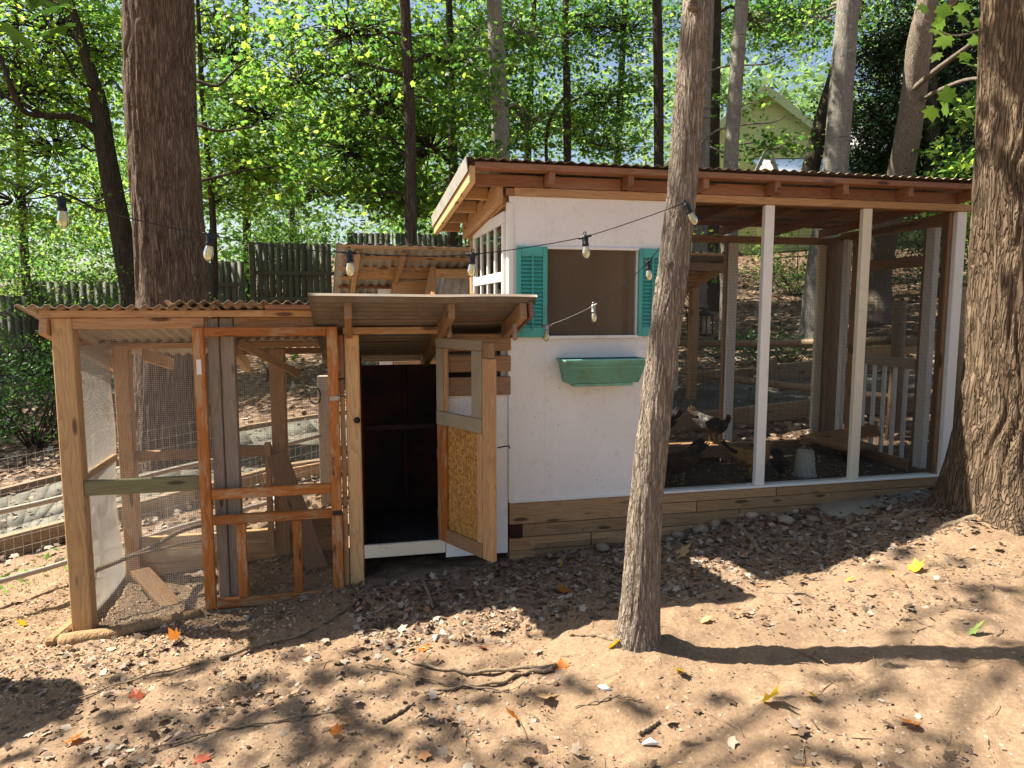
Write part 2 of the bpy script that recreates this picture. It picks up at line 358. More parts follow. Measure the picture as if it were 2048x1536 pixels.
def metal_roof(name, c, dirt, thr):
    s = N(name); n1 = s.noise(s.co((1.5, 1.5, 1.5)), 2.5, 6, 0.7); n2 = s.noise(s.co((1, 1, 1)), 9, 5, 0.7)
    cc = s.mix(s.ramp(n1, [(thr - 0.12, (0, 0, 0)), (thr + 0.12, (1, 1, 1))]), c, dirt)
    cc = s.mix(s.ramp(n2, [(0.35, (0, 0, 0)), (0.8, (0.5, 0.5, 0.5))]), cc, tuple(x * 0.5 for x in dirt))
    x = s.bsdf(cc, s.ramp(n1, [(0.3, (0.38,) * 3), (0.7, (0.8,) * 3)]), 0.0, s.bump(n2, 0.15, 0.003), 0.5)
    s.l(s.ramp(n1, [(thr - 0.15, (0.75,) * 3), (thr + 0.1, (0.0,) * 3)]), x.inputs['Metallic']); return s.m
M['galv'] = metal_roof('galvanised_roofing', (0.50, 0.50, 0.49), (0.34, 0.29, 0.23), 0.46)
M['rust'] = metal_roof('dirty_corrugated_roofing', (0.44, 0.40, 0.35), (0.42, 0.33, 0.24), 0.42)
M['wire'] = plain('galvanised_wire', (0.52, 0.50, 0.46), 0.42, 0.35, var=0.1)
M['wire_dark'] = plain('dark_wire_cloth', (0.055, 0.05, 0.045), 0.5, 0.3, var=0.1)
M['wire_brown'] = plain('brown_window_screen', (0.27, 0.20, 0.135), 0.6, 0.0, var=0.1)
M['steel'] = plain('zinc_hardware', (0.35, 0.33, 0.30), 0.4, 0.8)
M['iron'] = plain('black_hardware', (0.02, 0.02, 0.02), 0.45, 0.3)
M['pipe'] = plain('grey_fence_rail', (0.33, 0.29, 0.24), 0.5, 0.3, dirt=(0.3, 0.26, 0.2))
def osb():
    s = N('osb_panel'); vo = s.n('ShaderNodeTexVoronoi'); vo.inputs['Scale'].default_value = 75; vo.inputs['Randomness'].default_value = 1
    mp = s.co((1, 1, 0.55)); ds = s.n('ShaderNodeVectorMath', operation='ADD'); s.l(mp, ds.inputs[0]); nn = s.n('ShaderNodeTexNoise'); nn.inputs['Scale'].default_value = 12; s.l(mp, nn.inputs['Vector'])
    sc2 = s.n('ShaderNodeVectorMath', operation='SCALE'); sc2.inputs['Scale'].default_value = 0.06; s.l(nn.outputs['Color'], sc2.inputs[0]); s.l(sc2.outputs[0], ds.inputs[1]); s.l(ds.outputs[0], vo.inputs['Vector'])
    hs = s.n('ShaderNodeSeparateColor'); s.l(vo.outputs['Color'], hs.inputs[0])
    c = s.ramp(hs.outputs[0], [(0, (0.26, 0.12, 0.03)), (0.5, (0.40, 0.20, 0.05)), (1, (0.52, 0.30, 0.09))])
    s.bsdf(c, 0.55, 0, s.bump(hs.outputs[1], 0.25, 0.002), 0.35); return s.m
M['osb'] = osb()
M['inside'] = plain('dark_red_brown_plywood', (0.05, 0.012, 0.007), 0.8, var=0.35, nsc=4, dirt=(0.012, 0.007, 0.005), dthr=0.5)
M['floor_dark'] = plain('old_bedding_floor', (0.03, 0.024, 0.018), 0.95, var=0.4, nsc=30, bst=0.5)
M['ply'] = wood('plywood_brown', (0.36, 0.25, 0.145), (0.30, 0.20, 0.115), (0.20, 0.125, 0.065), knots=False)
M['glass'] = None
def glass(name, c, rough=0.02, alpha_tint=0.75):
    s = N(name); g = s.n('ShaderNodeBsdfGlossy'); g.inputs['Roughness'].default_value = rough; t = s.n('ShaderNodeBsdfTransparent'); t.inputs[0].default_value = (*c, 1)
    fr = s.n('ShaderNodeFresnel'); fr.inputs[0].default_value = 1.5; mx = s.n('ShaderNodeMixShader'); s.l(fr.outputs[0], mx.inputs[0]); s.l(t.outputs[0], mx.inputs[1]); s.l(g.outputs[0], mx.inputs[2]); s.l(mx.outputs[0], s.out.inputs[0]); return s.m
M['glass'] = glass('window_glass', (0.86, 0.88, 0.84))
def bulbglass():
    s = N('dusty_bulb_glass'); n1 = s.noise(s.co((1, 1, 1)), 55, 4, 0.7)
    g = s.n('ShaderNodeBsdfGlossy'); g.inputs['Roughness'].default_value = 0.06
    t = s.n('ShaderNodeBsdfTransparent'); t.inputs[0].default_value = (0.93, 0.90, 0.62, 1)
    d = s.n('ShaderNodeBsdfTranslucent'); d.inputs[0].default_value = (0.85, 0.80, 0.50, 1); d2 = s.n('ShaderNodeBsdfDiffuse'); d2.inputs[0].default_value = (0.72, 0.70, 0.52, 1)
    m0 = s.n('ShaderNodeMixShader'); m0.inputs[0].default_value = 0.5; s.l(d.outputs[0], m0.inputs[1]); s.l(d2.outputs[0], m0.inputs[2])
    m1 = s.n('ShaderNodeMixShader'); s.l(s.ramp(n1, [(0.35, (0.30,) * 3), (0.7, (0.75,) * 3)]), m1.inputs[0]); s.l(t.outputs[0], m1.inputs[1]); s.l(m0.outputs[0], m1.inputs[2])
    fr = s.n('ShaderNodeFresnel'); fr.inputs[0].default_value = 1.5; m2 = s.n('ShaderNodeMixShader'); s.l(fr.outputs[0], m2.inputs[0]); s.l(m1.outputs[0], m2.inputs[1]); s.l(g.outputs[0], m2.inputs[2]); s.l(m2.outputs[0], s.out.inputs[0]); return s.m
M['bulb'] = bulbglass()
M['black'] = plain('black_rubber', (0.012, 0.012, 0.012), 0.4)
M['under'] = metal_roof('weathered_metal_sheet', (0.24, 0.22, 0.195), (0.15, 0.115, 0.085), 0.42)
M['dusty'] = plain('dust_covered_bulb', (0.30, 0.22, 0.15), 0.8)
M['stone'] = plain('river_stone', (0.30, 0.235, 0.165), 0.75, var=0.3, nsc=7, rv=0.3)
M['slab'] = plain('concrete_paver', (0.25, 0.22, 0.165), 0.85, var=0.18, nsc=12, bst=0.3, dirt=(0.15, 0.13, 0.09), dthr=0.62)
M['flag'] = plain('flagstone', (0.20, 0.185, 0.145), 0.85, var=0.25, nsc=9, bst=0.3, rv=0.2)
M['path'] = plain('stone_path_paving', (0.13, 0.125, 0.10), 0.95, var=0.3, nsc=4.0, bst=0.3, dirt=(0.08, 0.075, 0.058), dthr=0.55, rv=0.08)
M['bucket'] = plain('dusty_white_plastic', (0.50, 0.47, 0.38), 0.5, var=0.12, nsc=9, dirt=(0.30, 0.25, 0.17))
M['feeder'] = plain('white_feeder_plastic', (0.62, 0.66, 0.70), 0.4)
M['siding_green'] = plain('pale_green_siding', (0.54, 0.58, 0.25), 0.6, var=0.06, nsc=1.5, rv=0.04)
M['trim_green'] = plain('pale_green_trim', (0.46, 0.52, 0.28), 0.6, var=0.05)
M['shingle'] = plain('grey_roof_shingles', (0.24, 0.24, 0.23), 0.85, var=0.2, nsc=14)
M['shingle_blue'] = plain('blue_grey_metal_roof', (0.045, 0.075, 0.13), 0.5, var=0.2, nsc=4)
M['housewhite'] = plain('pale_house_trim', (0.62, 0.60, 0.50), 0.6)
M['stick'] = bark('stick_bark', (0.12, 0.085, 0.052), (0.27, 0.20, 0.13), (0.39, 0.31, 0.22), 3.0, 0.3)
M['log'] = bark('peeled_log', (0.22, 0.13, 0.06), (0.36, 0.23, 0.12), (0.44, 0.30, 0.17), 1.5, 0.3)
M['barkL'] = bark('tulip_poplar_bark', (0.06, 0.038, 0.026), (0.18, 0.125, 0.088), (0.29, 0.215, 0.16), 1.5, 1.0, crack=1.0)
M['barkF'] = bark('slim_tree_bark', (0.14, 0.105, 0.078), (0.30, 0.245, 0.19), (0.46, 0.39, 0.315), 3.2, 0.9, crack=0.75)
M['barkR'] = bark('old_oak_bark', (0.06, 0.040, 0.025), (0.18, 0.125, 0.08), (0.29, 0.215, 0.145), 1.7, 1.0)
M['barkD'] = bark('dark_trunk_bark', (0.035, 0.027, 0.02), (0.075, 0.058, 0.042), (0.12, 0.10, 0.078), 1.5, 0.9)
M['barkG'] = bark('grey_trunk_bark', (0.13, 0.115, 0.095), (0.22, 0.20, 0.17), (0.32, 0.295, 0.255), 1.3, 0.5, lichen=(0.36, 0.36, 0.32), bands=True, crack=0.3)
def leafset(name, a, b, c, k, tw=0.5):
    return leafm(name, [(0, a), (0.55, b), (1, c)], [(0, tuple(x * k for x in a)), (0.55, tuple(x * k for x in b)), (1, tuple(x * k for x in c))], tw)
M['leaf_mid'] = leafset('maple_leaf_green', (0.028, 0.075, 0.014), (0.070, 0.135, 0.022), (0.17, 0.225, 0.03), 3.0, 0.58)
M['leaf_lite'] = leafset('maple_leaf_yellow_green', (0.06, 0.14, 0.02), (0.12, 0.22, 0.03), (0.25, 0.31, 0.04), 2.6, 0.55)
M['leaf_near'] = leafm('dark_near_leaf', [(0, (0.03, 0.075, 0.015)), (1, (0.045, 0.10, 0.02))], [(0, (0.10, 0.22, 0.03)), (1, (0.14, 0.28, 0.04))], 0.5, 0.0, 0.8)  # darker green without gloss for the near sprig
M['leaf_fine'] = leafset('fine_leaf_green', (0.03, 0.09, 0.018), (0.065, 0.145, 0.024), (0.17, 0.24, 0.034), 2.6, 0.55)
M['leaf_dark'] = leafset('hemlock_needles', (0.008, 0.028, 0.010), (0.014, 0.042, 0.013), (0.03, 0.065, 0.018), 1.4, 0.2)
M['leaf_shrub'] = leafset('shrub_leaf', (0.018, 0.055, 0.012), (0.032, 0.085, 0.018), (0.06, 0.13, 0.025), 2.2, 0.35)
M['leaf_far'] = leafset('haze_paled_leaf', (0.07, 0.14, 0.045), (0.12, 0.20, 0.06), (0.18, 0.26, 0.08), 2.0, 0.5)  # paler greens put the haze of distance into the leaf colour
M['litter'] = leafm('dry_leaf_litter', [(0, (0.075, 0.048, 0.032)), (0.35, (0.17, 0.115, 0.078)), (0.70, (0.30, 0.235, 0.18)), (0.88, (0.42, 0.36, 0.29)), (0.94, (0.34, 0.15, 0.06)), (1, (0.48, 0.41, 0.33))], [(0, (0.1, 0.06, 0.03)), (1, (0.3, 0.2, 0.1))], 0.15, 0.2, 0.7)
M['lf_yellow'] = leafm('yellow_fallen_leaf', [(0, (0.70, 0.52, 0.03)), (1, (0.62, 0.38, 0.04))], [(0, (0.7, 0.5, 0.03)), (1, (0.6, 0.4, 0.04))], 0.3, 0.2)
M['lf_orange'] = leafm('orange_fallen_leaf', [(0, (0.50, 0.13, 0.02)), (1, (0.42, 0.16, 0.03))], [(0, (0.6, 0.2, 0.03)), (1, (0.5, 0.2, 0.04))], 0.3, 0.2)
M['lf_tan'] = leafm('tan_fallen_leaf', [(0, (0.46, 0.30, 0.15)), (1, (0.38, 0.24, 0.13))], [(0, (0.4, 0.25, 0.1)), (1, (0.4, 0.25, 0.1))], 0.2, 0.2)
M['lf_red'] = leafm('dark_red_fallen_leaf', [(0, (0.20, 0.035, 0.015)), (1, (0.26, 0.06, 0.02))], [(0, (0.3, 0.05, 0.02)), (1, (0.3, 0.05, 0.02))], 0.2, 0.2)
M['lf_green'] = leafm('green_fallen_leaf', [(0, (0.16, 0.24, 0.07)), (1, (0.2, 0.26, 0.08))], [(0, (0.2, 0.3, 0.05)), (1, (0.2, 0.3, 0.05))], 0.2, 0.2)
M['shaving'] = leafm('wood_shavings', [(0, (0.44, 0.32, 0.19)), (0.5, (0.56, 0.42, 0.26)), (1, (0.34, 0.23, 0.13))], [(0, (0.3, 0.2, 0.1)), (1, (0.3, 0.2, 0.1))], 0.1, 0.2, 0.8)
def dirt():
    s = N('dirt_ground'); pos = s.n('ShaderNodeNewGeometry').outputs['Position']
    mp = s.n('ShaderNodeMapping'); s.l(pos, mp.inputs[0]); p = mp.outputs[0]
    big = s.noise(p, 0.9, 5, 0.6); mid = s.noise(p, 6, 6, 0.65); fine = s.noise(p, 55, 5, 0.75); grit = s.noise(p, 190, 3, 0.8)
    c = s.ramp(mid, [(0.25, (0.155, 0.097, 0.058)), (0.5, (0.29, 0.192, 0.118)), (0.75, (0.41, 0.29, 0.185))])
    c = s.mix(s.ramp(big, [(0.38, (0, 0, 0)), (0.62, (0.5, 0.5, 0.5))]), c, (0.33, 0.24, 0.165))
    c = s.mix(0.55, c, s.ramp(fine, [(0.3, (0.08, 0.052, 0.032)), (0.52, (0.22, 0.146, 0.088)), (0.75, (0.42, 0.305, 0.20))]))
    vo = s.n('ShaderNodeTexVoronoi'); vo.inputs['Scale'].default_value = 62; s.l(p, vo.inputs['Vector'])
    hs = s.n('ShaderNodeSeparateColor'); s.l(vo.outputs['Color'], hs.inputs[0])
    chips = s.math('MULTIPLY', s.math('GREATER_THAN', hs.outputs[0], 0.90), s.math('LESS_THAN', vo.outputs['Distance'], 0.42))
    c = s.mix(s.math('MULTIPLY', chips, 0.45), c, s.ramp(hs.outputs[1], [(0, (0.14, 0.09, 0.06)), (0.6, (0.38, 0.32, 0.25)), (1, (0.52, 0.47, 0.40))]))
    wet = s.noise(p, 1.7, 5, 0.7); c = s.mix(s.ramp(wet, [(0.50, (0, 0, 0)), (0.72, (0.65, 0.65, 0.65))]), c, (0.13, 0.08, 0.05))
    # beyond the yard the ground is covered by old leaves
    sp = s.n('ShaderNodeSeparateXYZ'); s.l(p, sp.inputs[0])
    far = s.ramp(s.math('ADD', s.math('MULTIPLY', sp.outputs[1], 0.1), s.math('MULTIPLY', big, 0.2)), [(0.62, (0, 0, 0)), (0.78, (1, 1, 1))])
    v2 = s.n('ShaderNodeTexVoronoi'); v2.inputs['Scale'].default_value = 13; s.l(p, v2.inputs['Vector']); h2 = s.n('ShaderNodeSeparateColor'); s.l(v2.outputs['Color'], h2.inputs[0])
    lit = s.ramp(h2.outputs[0], [(0, (0.07, 0.042, 0.026)), (0.5, (0.14, 0.088, 0.055)), (0.8, (0.23, 0.155, 0.10)), (1, (0.32, 0.24, 0.17))])
    c = s.mix(far, c, lit)
    h = s.math('ADD', s.math('MULTIPLY', fine, 0.7), s.math('ADD', s.math('MULTIPLY', grit, 0.35), s.math('MULTIPLY', chips, 0.25)))
    s.bsdf(c, 0.93, 0, s.bump(h, 0.8, 0.012), 0.15); return s.m
M['dirt'] = dirt()
# ============================================================ GROUND
def axis(fine0, fine1, step, lo, hi, grow=1.12):
    a = list(np.arange(fine0, fine1 + 1e-6, step)); s = step; x = a[-1]
    while x < hi: s = min(s * grow, 14); x += s; a.append(x)
    s = step; x = a[0]; b = []
    while x > lo: s = min(s * grow, 14); x -= s; b.append(x)
    return np.array(b[::-1] + a)
gx = axis(-3.6, 3.9, 0.02, -320, 320); gy = axis(1.7, 6.4, 0.02, -60, 420)
GX, GY = np.meshgrid(gx, gy, indexing='ij'); GZ = gz(GX.ravel(), GY.ravel())
nx, ny = len(gx), len(gy); i = np.arange(nx - 1)[:, None]; j = np.arange(ny - 1)[None]
f = np.stack([i * ny + j, (i + 1) * ny + j, (i + 1) * ny + j + 1, i * ny + j + 1], -1).reshape(-1, 4)
me = mesh_np('ground', np.stack([GX.ravel(), GY.ravel(), GZ], -1), f, 4, M['dirt'], True)
tag(link('ground', me), kind='structure')

# stone path behind the coops, its slabs and its timber edging
pf = [(-4.9, 4.75), (-4.06, 5.45), (-3.81, 5.75), (-2.29, 6.87), (-0.6, 7.25), (1.93, 7.37), (3.3, 7.47), (5.0, 7.3)]
pb = [(-6.1, 5.9), (-5.07, 6.86), (-4.4, 7.5), (-3.22, 8.61), (-1.2, 9.0), (2.56, 8.89), (3.6, 8.75), (5.4, 8.5)]
A_ = spline([(x, y, 0) for x, y in pf], 34); B_ = spline([(x, y, 0) for x, y in pb], 34)
path = thing('path', None, None, (0, 8.2, gb(0, 8.2))); path['kind'] = 'structure'
for k in range(33):
    for q in range(3):
        ja, jb = q / 3, (q + 1) / 3; g_ = 0.012
        c4 = [A_[k] * (1 - ja) + B_[k] * ja, A_[k + 1] * (1 - ja) + B_[k + 1] * ja, A_[k + 1] * (1 - jb) + B_[k + 1] * jb, A_[k] * (1 - jb) + B_[k] * jb]
        cc = sum(c4) / 4; c4 = [cc + (p - cc) * (0.985 + random.uniform(-0.01, 0.005)) for p in c4]
        z0 = random.uniform(0.0, 0.012)
        zz = [gb(p[0], p[1]) + 0.06 + z0 for p in c4]
        ctr = np.array([cc[0], cc[1], sum(zz) / 4])
        v = np.array([[p[0], p[1], z] for p, z in zip(c4, zz)] + [[p[0], p[1], z - 0.16] for p, z in zip(c4, zz)]) - ctr
        fl = [0, 1, 2, 3, 4, 7, 6, 5, 0, 4, 5, 1, 1, 5, 6, 2, 2, 6, 7, 3, 3, 7, 4, 0]
        link('paving_slab', mesh_np('paving_slab', v, fl, 4, M['path']), None, path, Matrix.Translation(Vector(ctr)))
def edging(pts, h, th, label, cat='timber edging', mat='tie', lift=0.0):
    t = thing('timber_edging', label, cat, (pts[0][0], pts[0][1], gb(*pts[0])))
    for a, b in zip(pts[:-1], pts[1:]):
        za, zb = gb(*a) + h / 2 + lift, gb(*b) + h / 2 + lift
        beam('timber', (a[0], a[1], za), (b[0], b[1], zb), h, th, (0, 0, 1), M[mat], t)
    return t
edging([(-5.3, 4.45), (-4.02, 5.40), (-2.29, 6.80), (-0.5, 7.14)], 0.17, 0.09, 'low timber edging in front of the stone path behind the low run')
edging([(0.1, 7.2), (1.93, 7.26), (3.1, 7.36), (4.9, 7.15)], 0.19, 0.09, 'timber edging along the path seen through the white framed screens')
edging([(-6.4, 6.0), (-4.5, 7.62), (-3.3, 8.72), (-1.9, 9.1)], 0.10, 0.08, 'thin timber edging on the far side of the path beside the big tulip tree')
edging([(2.3, 9.0), (3.05, 8.95)], 0.19, 0.09, 'short dark timber on the uphill side of the path')
edging([(3.22, 8.72), (4.75, 8.9)], 0.24, 0.1, 'pale timber of a raised bed beside its short square post', lift=0.02)
t = thing('timber_post', 'short square timber post at the corner of the raised bed', 'post', (3.12, 8.66, gb(3.12, 8.66)))
box('post', Matrix.Identity(4), (3.03, 8.57, gb(3.1, 8.6) - 0.1), (3.21, 8.75, gb(3.1, 8.6) + 0.36), M['tie'], t)

# ============================================================ LOW COOP ON THE LEFT
sl_ = 0.265
def rz_(v, z0=1.57, v0=0.0): return z0 - sl_ * (v - v0)
run = thing('chicken_run', 'low lumber chicken run with wire walls and a stained screen door', 'chicken run', TV(-1.8, 0.35, gb(-1.8, 4.3)))
P_, PP, G_ = M['pine'], M['pine_pale'], M['grey']
cbox('post', -2.535, -2.43, 0.0, 0.10, -0.25, 1.56, PP, run, 0.006)
cbox('post', -2.455, -2.365, 0.72, 0.81, -0.24, 1.375, P_, run, 0.005)
cbox('post', -2.455, -2.41, 0.81, 0.85, 1.12, 1.30, P_, run)
cbox('post', -1.755, -1.695, 0.045, 0.135, -0.2, 1.555, G_, run, 0.005)
cbox('post', -1.690, -1.615, 0.06, 0.145, -0.2, 1.555, G_, run, 0.005)
cbox('post', -1.50, -1.40, 0.74, 0.83, -0.18, 1.335, P_, run, 0.005)
cbox('post', -1.545, -1.505, 0.70, 0.735, -0.05, 0.70, P_, run)
cbox('top_plate', -2.575, -1.03, -0.03, 0.07, 1.562, 1.60, P_, run)
cbox('header', -2.428, -1.76, 0.0, 0.045, 1.497, 1.558, P_, run)
cbox('header', -1.61, -1.03, 0.05, 0.09, 1.50, 1.558, P_, run)
beam('rafter', TV(-2.560, -0.03, 1.515), TV(-2.560, 1.36, 1.515 - sl_ * 1.39), 0.09, 0.04, (0, 0, 1), P_, run)
beam('rafter', TV(-1.72, 0.15, 1.49), TV(-1.72, 1.36, 1.53 - sl_ * 1.36), 0.09, 0.04, (0, 0, 1), P_, run)
beam('rafter', TV(-1.05, 0.1, 1.49), TV(-1.05, 1.36, 1.53 - sl_ * 1.36), 0.09, 0.04, (0, 0, 1), P_, run)
cbox('purlin', -2.54, -1.03, 0.73, 0.80, 1.345, 1.385, P_, run); cbox('purlin', -1.69, -1.07, 0.38, 0.45, 1.435, 1.475, P_, run)
cbox('purlin', -1.69, -1.07, 0.95, 1.02, 1.285, 1.325, M['red'], run)
cbox('mid_rail', -2.428, -1.80, 0.01, 0.05, 0.565, 0.648, M['green'], run)
cbox('mid_rail', -2.363, -1.505, 0.745, 0.785, 0.60, 0.665, P_, run)
cbox('side_rail', -2.50, -2.46, 0.105, 0.715, 0.62, 0.665, PP, run)
cbox('side_rail', -2.52, -2.47, 0.105, 0.80, -0.25, -0.17, M['tie'], run)
for k, z in enumerate((-0.20, -0.105, -0.01)):
    cbox('kick_board', -2.36, -1.04 + 0.03 * k, 0.76, 0.80, z, z + 0.085, PP, run, jit=0.004)
cbox('kick_board', -1.40, -1.03, 0.76, 0.80, 0.08, 0.165, P_, run)
beam('brace', TV(-1.62, 0.30, 1.40), TV(-1.30, 0.62, 1.17), 0.05, 0.02, (0, 0, 1), P_, run)
beam('brace', TV(-2.30, 0.84, 1.30), TV(-2.24, 1.32, 1.20), 0.08, 0.03, (0, 0, 1), P_, run)
def bulge(a, b): return 0.012 * np.sin(a * 5.1 + b * 2.0) + 0.010 * np.sin(b * 7.3 + 1)
zz = Vector((0, 0, 1))
wires('wire_mesh', TV(-2.43, 0.055, -0.24), U, zz, 0.63, 0.80, 0.0115, 0.0009, M['wire'], run, bulge, 8)
wires('wire_mesh', TV(-2.43, 0.055, 0.65), U, zz, 0.67, 0.85, 0.0115, 0.0006, M['wire'], run, bulge, 8)
wires('wire_mesh', TV(-2.475, 0.10, -0.17), V, zz, 0.66, 1.56, 0.0115, 0.0016, M['wire'], run, bulge, 10)
wires('wire_mesh', TV(-2.37, 0.735, -0.1), U, zz, 0.90, 1.44, 0.0125, 0.0006, M['wire'], run, bulge, 6)
wires('wire_mesh', TV(-1.40, 0.735, 0.1), U, zz, 0.36, 1.2, 0.0125, 0.0006, M['wire_dark'], run, bulge, 4)
corrugated('roof_sheet', TV(-2.66, -0.10, 1.622), U, (V - zz * sl_).normalized(), 1.0, 1.32, 0.068, 0.010, M['rust'], run, rag=0.10)
corrugated('roof_sheet', TV(-1.93, -0.13, 1.646), U, (V - zz * sl_).normalized(), 0.86, 1.25, 0.062, 0.010, M['rust'], run, rag=0.06)
cbox('eave_board', -1.42, -0.97, -0.10, 0.03, 1.603, 1.632, M['red'], run)
# screen door
dr = link('screen_door', None, None, run, Matrix.Translation(TV(-1.415, -0.02, -0.13)))
Og = M['orange']
def dbox(nm, t0, t1, z0, z1, m=Og, v0=-0.038, v1=-0.004): return cbox(nm, t0, t1, v0, v1, z0, z1, m, dr, 0.004)
dbox('stile', -1.818, -1.757, -0.138, 1.505); dbox('stile', -1.092, -1.030, -0.132, 1.505)
dbox('rail', -1.756, -1.093, 1.452, 1.505)
dbox('rail', -1.756, -1.093, 0.515, 0.575, M['warm'] if False else Og); dbox('rail', -1.756, -1.093, 0.365, 0.42)
dbox('rail', -1.756, -1.093, -0.136, -0.082)
dbox('slat', -1.632, -1.578, -0.081, 0.364, Og, -0.034, -0.010); dbox('slat', -1.318, -1.266, -0.081, 0.364, Og, -0.034, -0.010)
wires('wire_mesh', TV(-1.757, -0.008, -0.08), U, zz, 0.665, 1.53, 0.0085, 0.0004, M['wire_brown'], dr)
def hinge(z, parent, t=-1.03, m='steel'):
    h = cbox('hinge', t - 0.055, t + 0.0, -0.043, -0.039, z - 0.014, z + 0.014, M[m], parent, 0.001)
    return h
hinge(1.085, dr); hinge(0.395, dr, m='iron')
lathe('pin', [(0.006, -0.02), (0.006, 0.02)], Matrix.Translation(TV(-1.028, -0.045, 1.085)), M['steel'], dr, 8)
tube('handle', [TV(-1.075, -0.04, 0.63), TV(-1.075, -0.062, 0.64), TV(-1.075, -0.062, 0.72), TV(-1.075, -0.04, 0.73)], 0.005, M['steel'], dr)
cbox('latch_plate', -1.802, -1.776, -0.041, -0.039, 1.24, 1.325, M['white'], dr, 0)
cbox('threshold', -1.80, -1.03, -0.03, 0.02, -0.265, -0.145, M['tie'], run)
for z0, z1, m in ((1.20, 1.455, 'red'), (1.10, 1.19, 'red'), (0.42, 1.09, 'pine'), (-0.15, 0.41, 'pine')):
    cbox('jamb_strip', -1.026, -0.998, 0.0, 0.05, z0, z1, M[m], run)
# base logs under the left post
t = thing('base_log', 'round peeled log under the wire wall beside the left post', 'log', TV(-2.2, -0.06, gb(-2.1, 3.8)))
tube('log', spline([TV(-2.56, -0.09, -0.225), TV(-2.3, -0.10, -0.205), TV(-2.05, -0.08, -0.170), TV(-1.84, -0.05, -0.145)], 10), [0.043, 0.047, 0.045, 0.04, 0.036, 0.034, 0.033, 0.031, 0.03, 0.028], M['log'], t, 12)
t = thing('foundation_timber', 'square timber block that sticks out under the left corner post', 'timber', TV(-2.56, 0.05, -0.3))
beam('block', TV(-2.585, -0.13, -0.275), TV(-2.50, 0.42, -0.26), 0.085, 0.09, (0, 0, 1), M['log'], t, 0.02)
beam('block', TV(-2.6, -0.13, -0.210), TV(-2.545, 0.22, -0.21), 0.055, 0.07, (0, 0, 1), M['log'], t, 0.018)
# things in the run
t = thing('perch_branch', 'bare bent branch used as a perch across the low run', 'perch', TV(-2.2, 0.3, 0.1))
tube('branch', spline([TV(-2.50, 0.20, 0.055), TV(-2.34, 0.25, 0.10), TV(-2.16, 0.33, 0.155), TV(-2.02, 0.36, 0.225), TV(-1.80, 0.42, 0.26)], 14), 0.014, M['stick'], t)
tube('twig', [TV(-2.3, 0.27, 0.115), TV(-2.0, 0.3, 0.165), TV(-1.86, 0.32, 0.17)], 0.008, M['stick'], t)
t = thing('ramp_board', 'brown board leaning in the run behind the screen door', 'board', TV(-1.3, 0.7, -0.1))
beam('board', TV(-1.20, 0.42, -0.13), TV(-1.47, 0.70, 0.62), 0.14, 0.02, U, M['warm'], t)
t = thing('ramp_board', 'board lying slanted on the shavings inside the low run', 'board', TV(-2.2, 0.4, -0.2))
beam('board', TV(-2.34, 0.62, -0.10), TV(-2.02, 0.16, -0.21), 0.12, 0.03, U + V, M['warm'], t)

# ------------------------------------------------------------ hen house right of it
hh = thing('hen_house', 'small raised hen house with an open OSB door and a sagging metal roof', 'hen house', TV(-0.46, 0.45, gb(-0.4, 4.8)))
cbox('post', -0.992, -0.908, 0.0, 0.088, -0.20, 1.455, M['pine_pale'], hh, 0.006)
cbox('post', -0.97, -0.89, 0.86, 0.94, -0.1, 1.28, P_, hh)
cbox('header', -0.998, -0.405, -0.025, 0.02, 1.458, 1.50, P_, hh); 
cbox('slat', -0.404, 0.008, -0.024, -0.002, 1.350, 1.455, M['warm'], hh, 0.003); cbox('slat', -0.404, 0.008, -0.022, -0.002, 1.222, 1.318, M['warm'], hh, 0.003, 0.002); cbox('slat', -0.404, 0.006, -0.022, -0.002, 1.075, 1.190, M['warm'], hh, 0.003, 0.002)
cbox('jamb', -0.445, -0.405, 0.0, 0.06, 0.17, 1.45, M['red'], hh)
cbox('post', -0.045, -0.006, 0.03, 0.09, 1.05, 1.45, M['white'], hh)
cbox('wall_panel', -0.404, -0.008, 0.0, 0.016, 0.055, 1.074, M['white_wall'], hh, 0.001)
cbox('sill_board', -0.905, -0.407, -0.006, 0.02, 0.088, 0.168, M['cream'], hh)
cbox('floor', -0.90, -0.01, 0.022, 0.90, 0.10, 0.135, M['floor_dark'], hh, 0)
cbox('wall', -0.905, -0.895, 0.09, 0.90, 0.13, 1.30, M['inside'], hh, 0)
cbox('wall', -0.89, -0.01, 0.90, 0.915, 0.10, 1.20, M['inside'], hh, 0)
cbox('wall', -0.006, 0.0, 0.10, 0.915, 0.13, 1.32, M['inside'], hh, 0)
wires('wire_mesh', TV(-0.885, 0.905, 1.20), U, zz, 0.87, 0.14, 0.0127, 0.0006, M['wire'], hh)
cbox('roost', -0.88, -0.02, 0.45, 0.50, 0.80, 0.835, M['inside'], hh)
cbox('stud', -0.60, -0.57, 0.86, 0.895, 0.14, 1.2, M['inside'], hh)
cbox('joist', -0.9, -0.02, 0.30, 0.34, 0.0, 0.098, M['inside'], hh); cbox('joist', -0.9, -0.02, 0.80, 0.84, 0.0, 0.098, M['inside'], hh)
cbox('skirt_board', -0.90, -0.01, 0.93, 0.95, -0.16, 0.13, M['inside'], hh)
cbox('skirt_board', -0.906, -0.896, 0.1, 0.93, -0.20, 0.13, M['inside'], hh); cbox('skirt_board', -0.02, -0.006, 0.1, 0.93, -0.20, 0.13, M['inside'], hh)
def raf(t0, z=1.605, v0=-0.52, v1=1.15, m='pine', T_=0.04):
    beam('rafter', TV(t0, v0, z - 0.0), TV(t0, v1, z - sl_ * (v1 - v0)), 0.088, T_, (0, 0, 1), M[m], hh, 0.004)
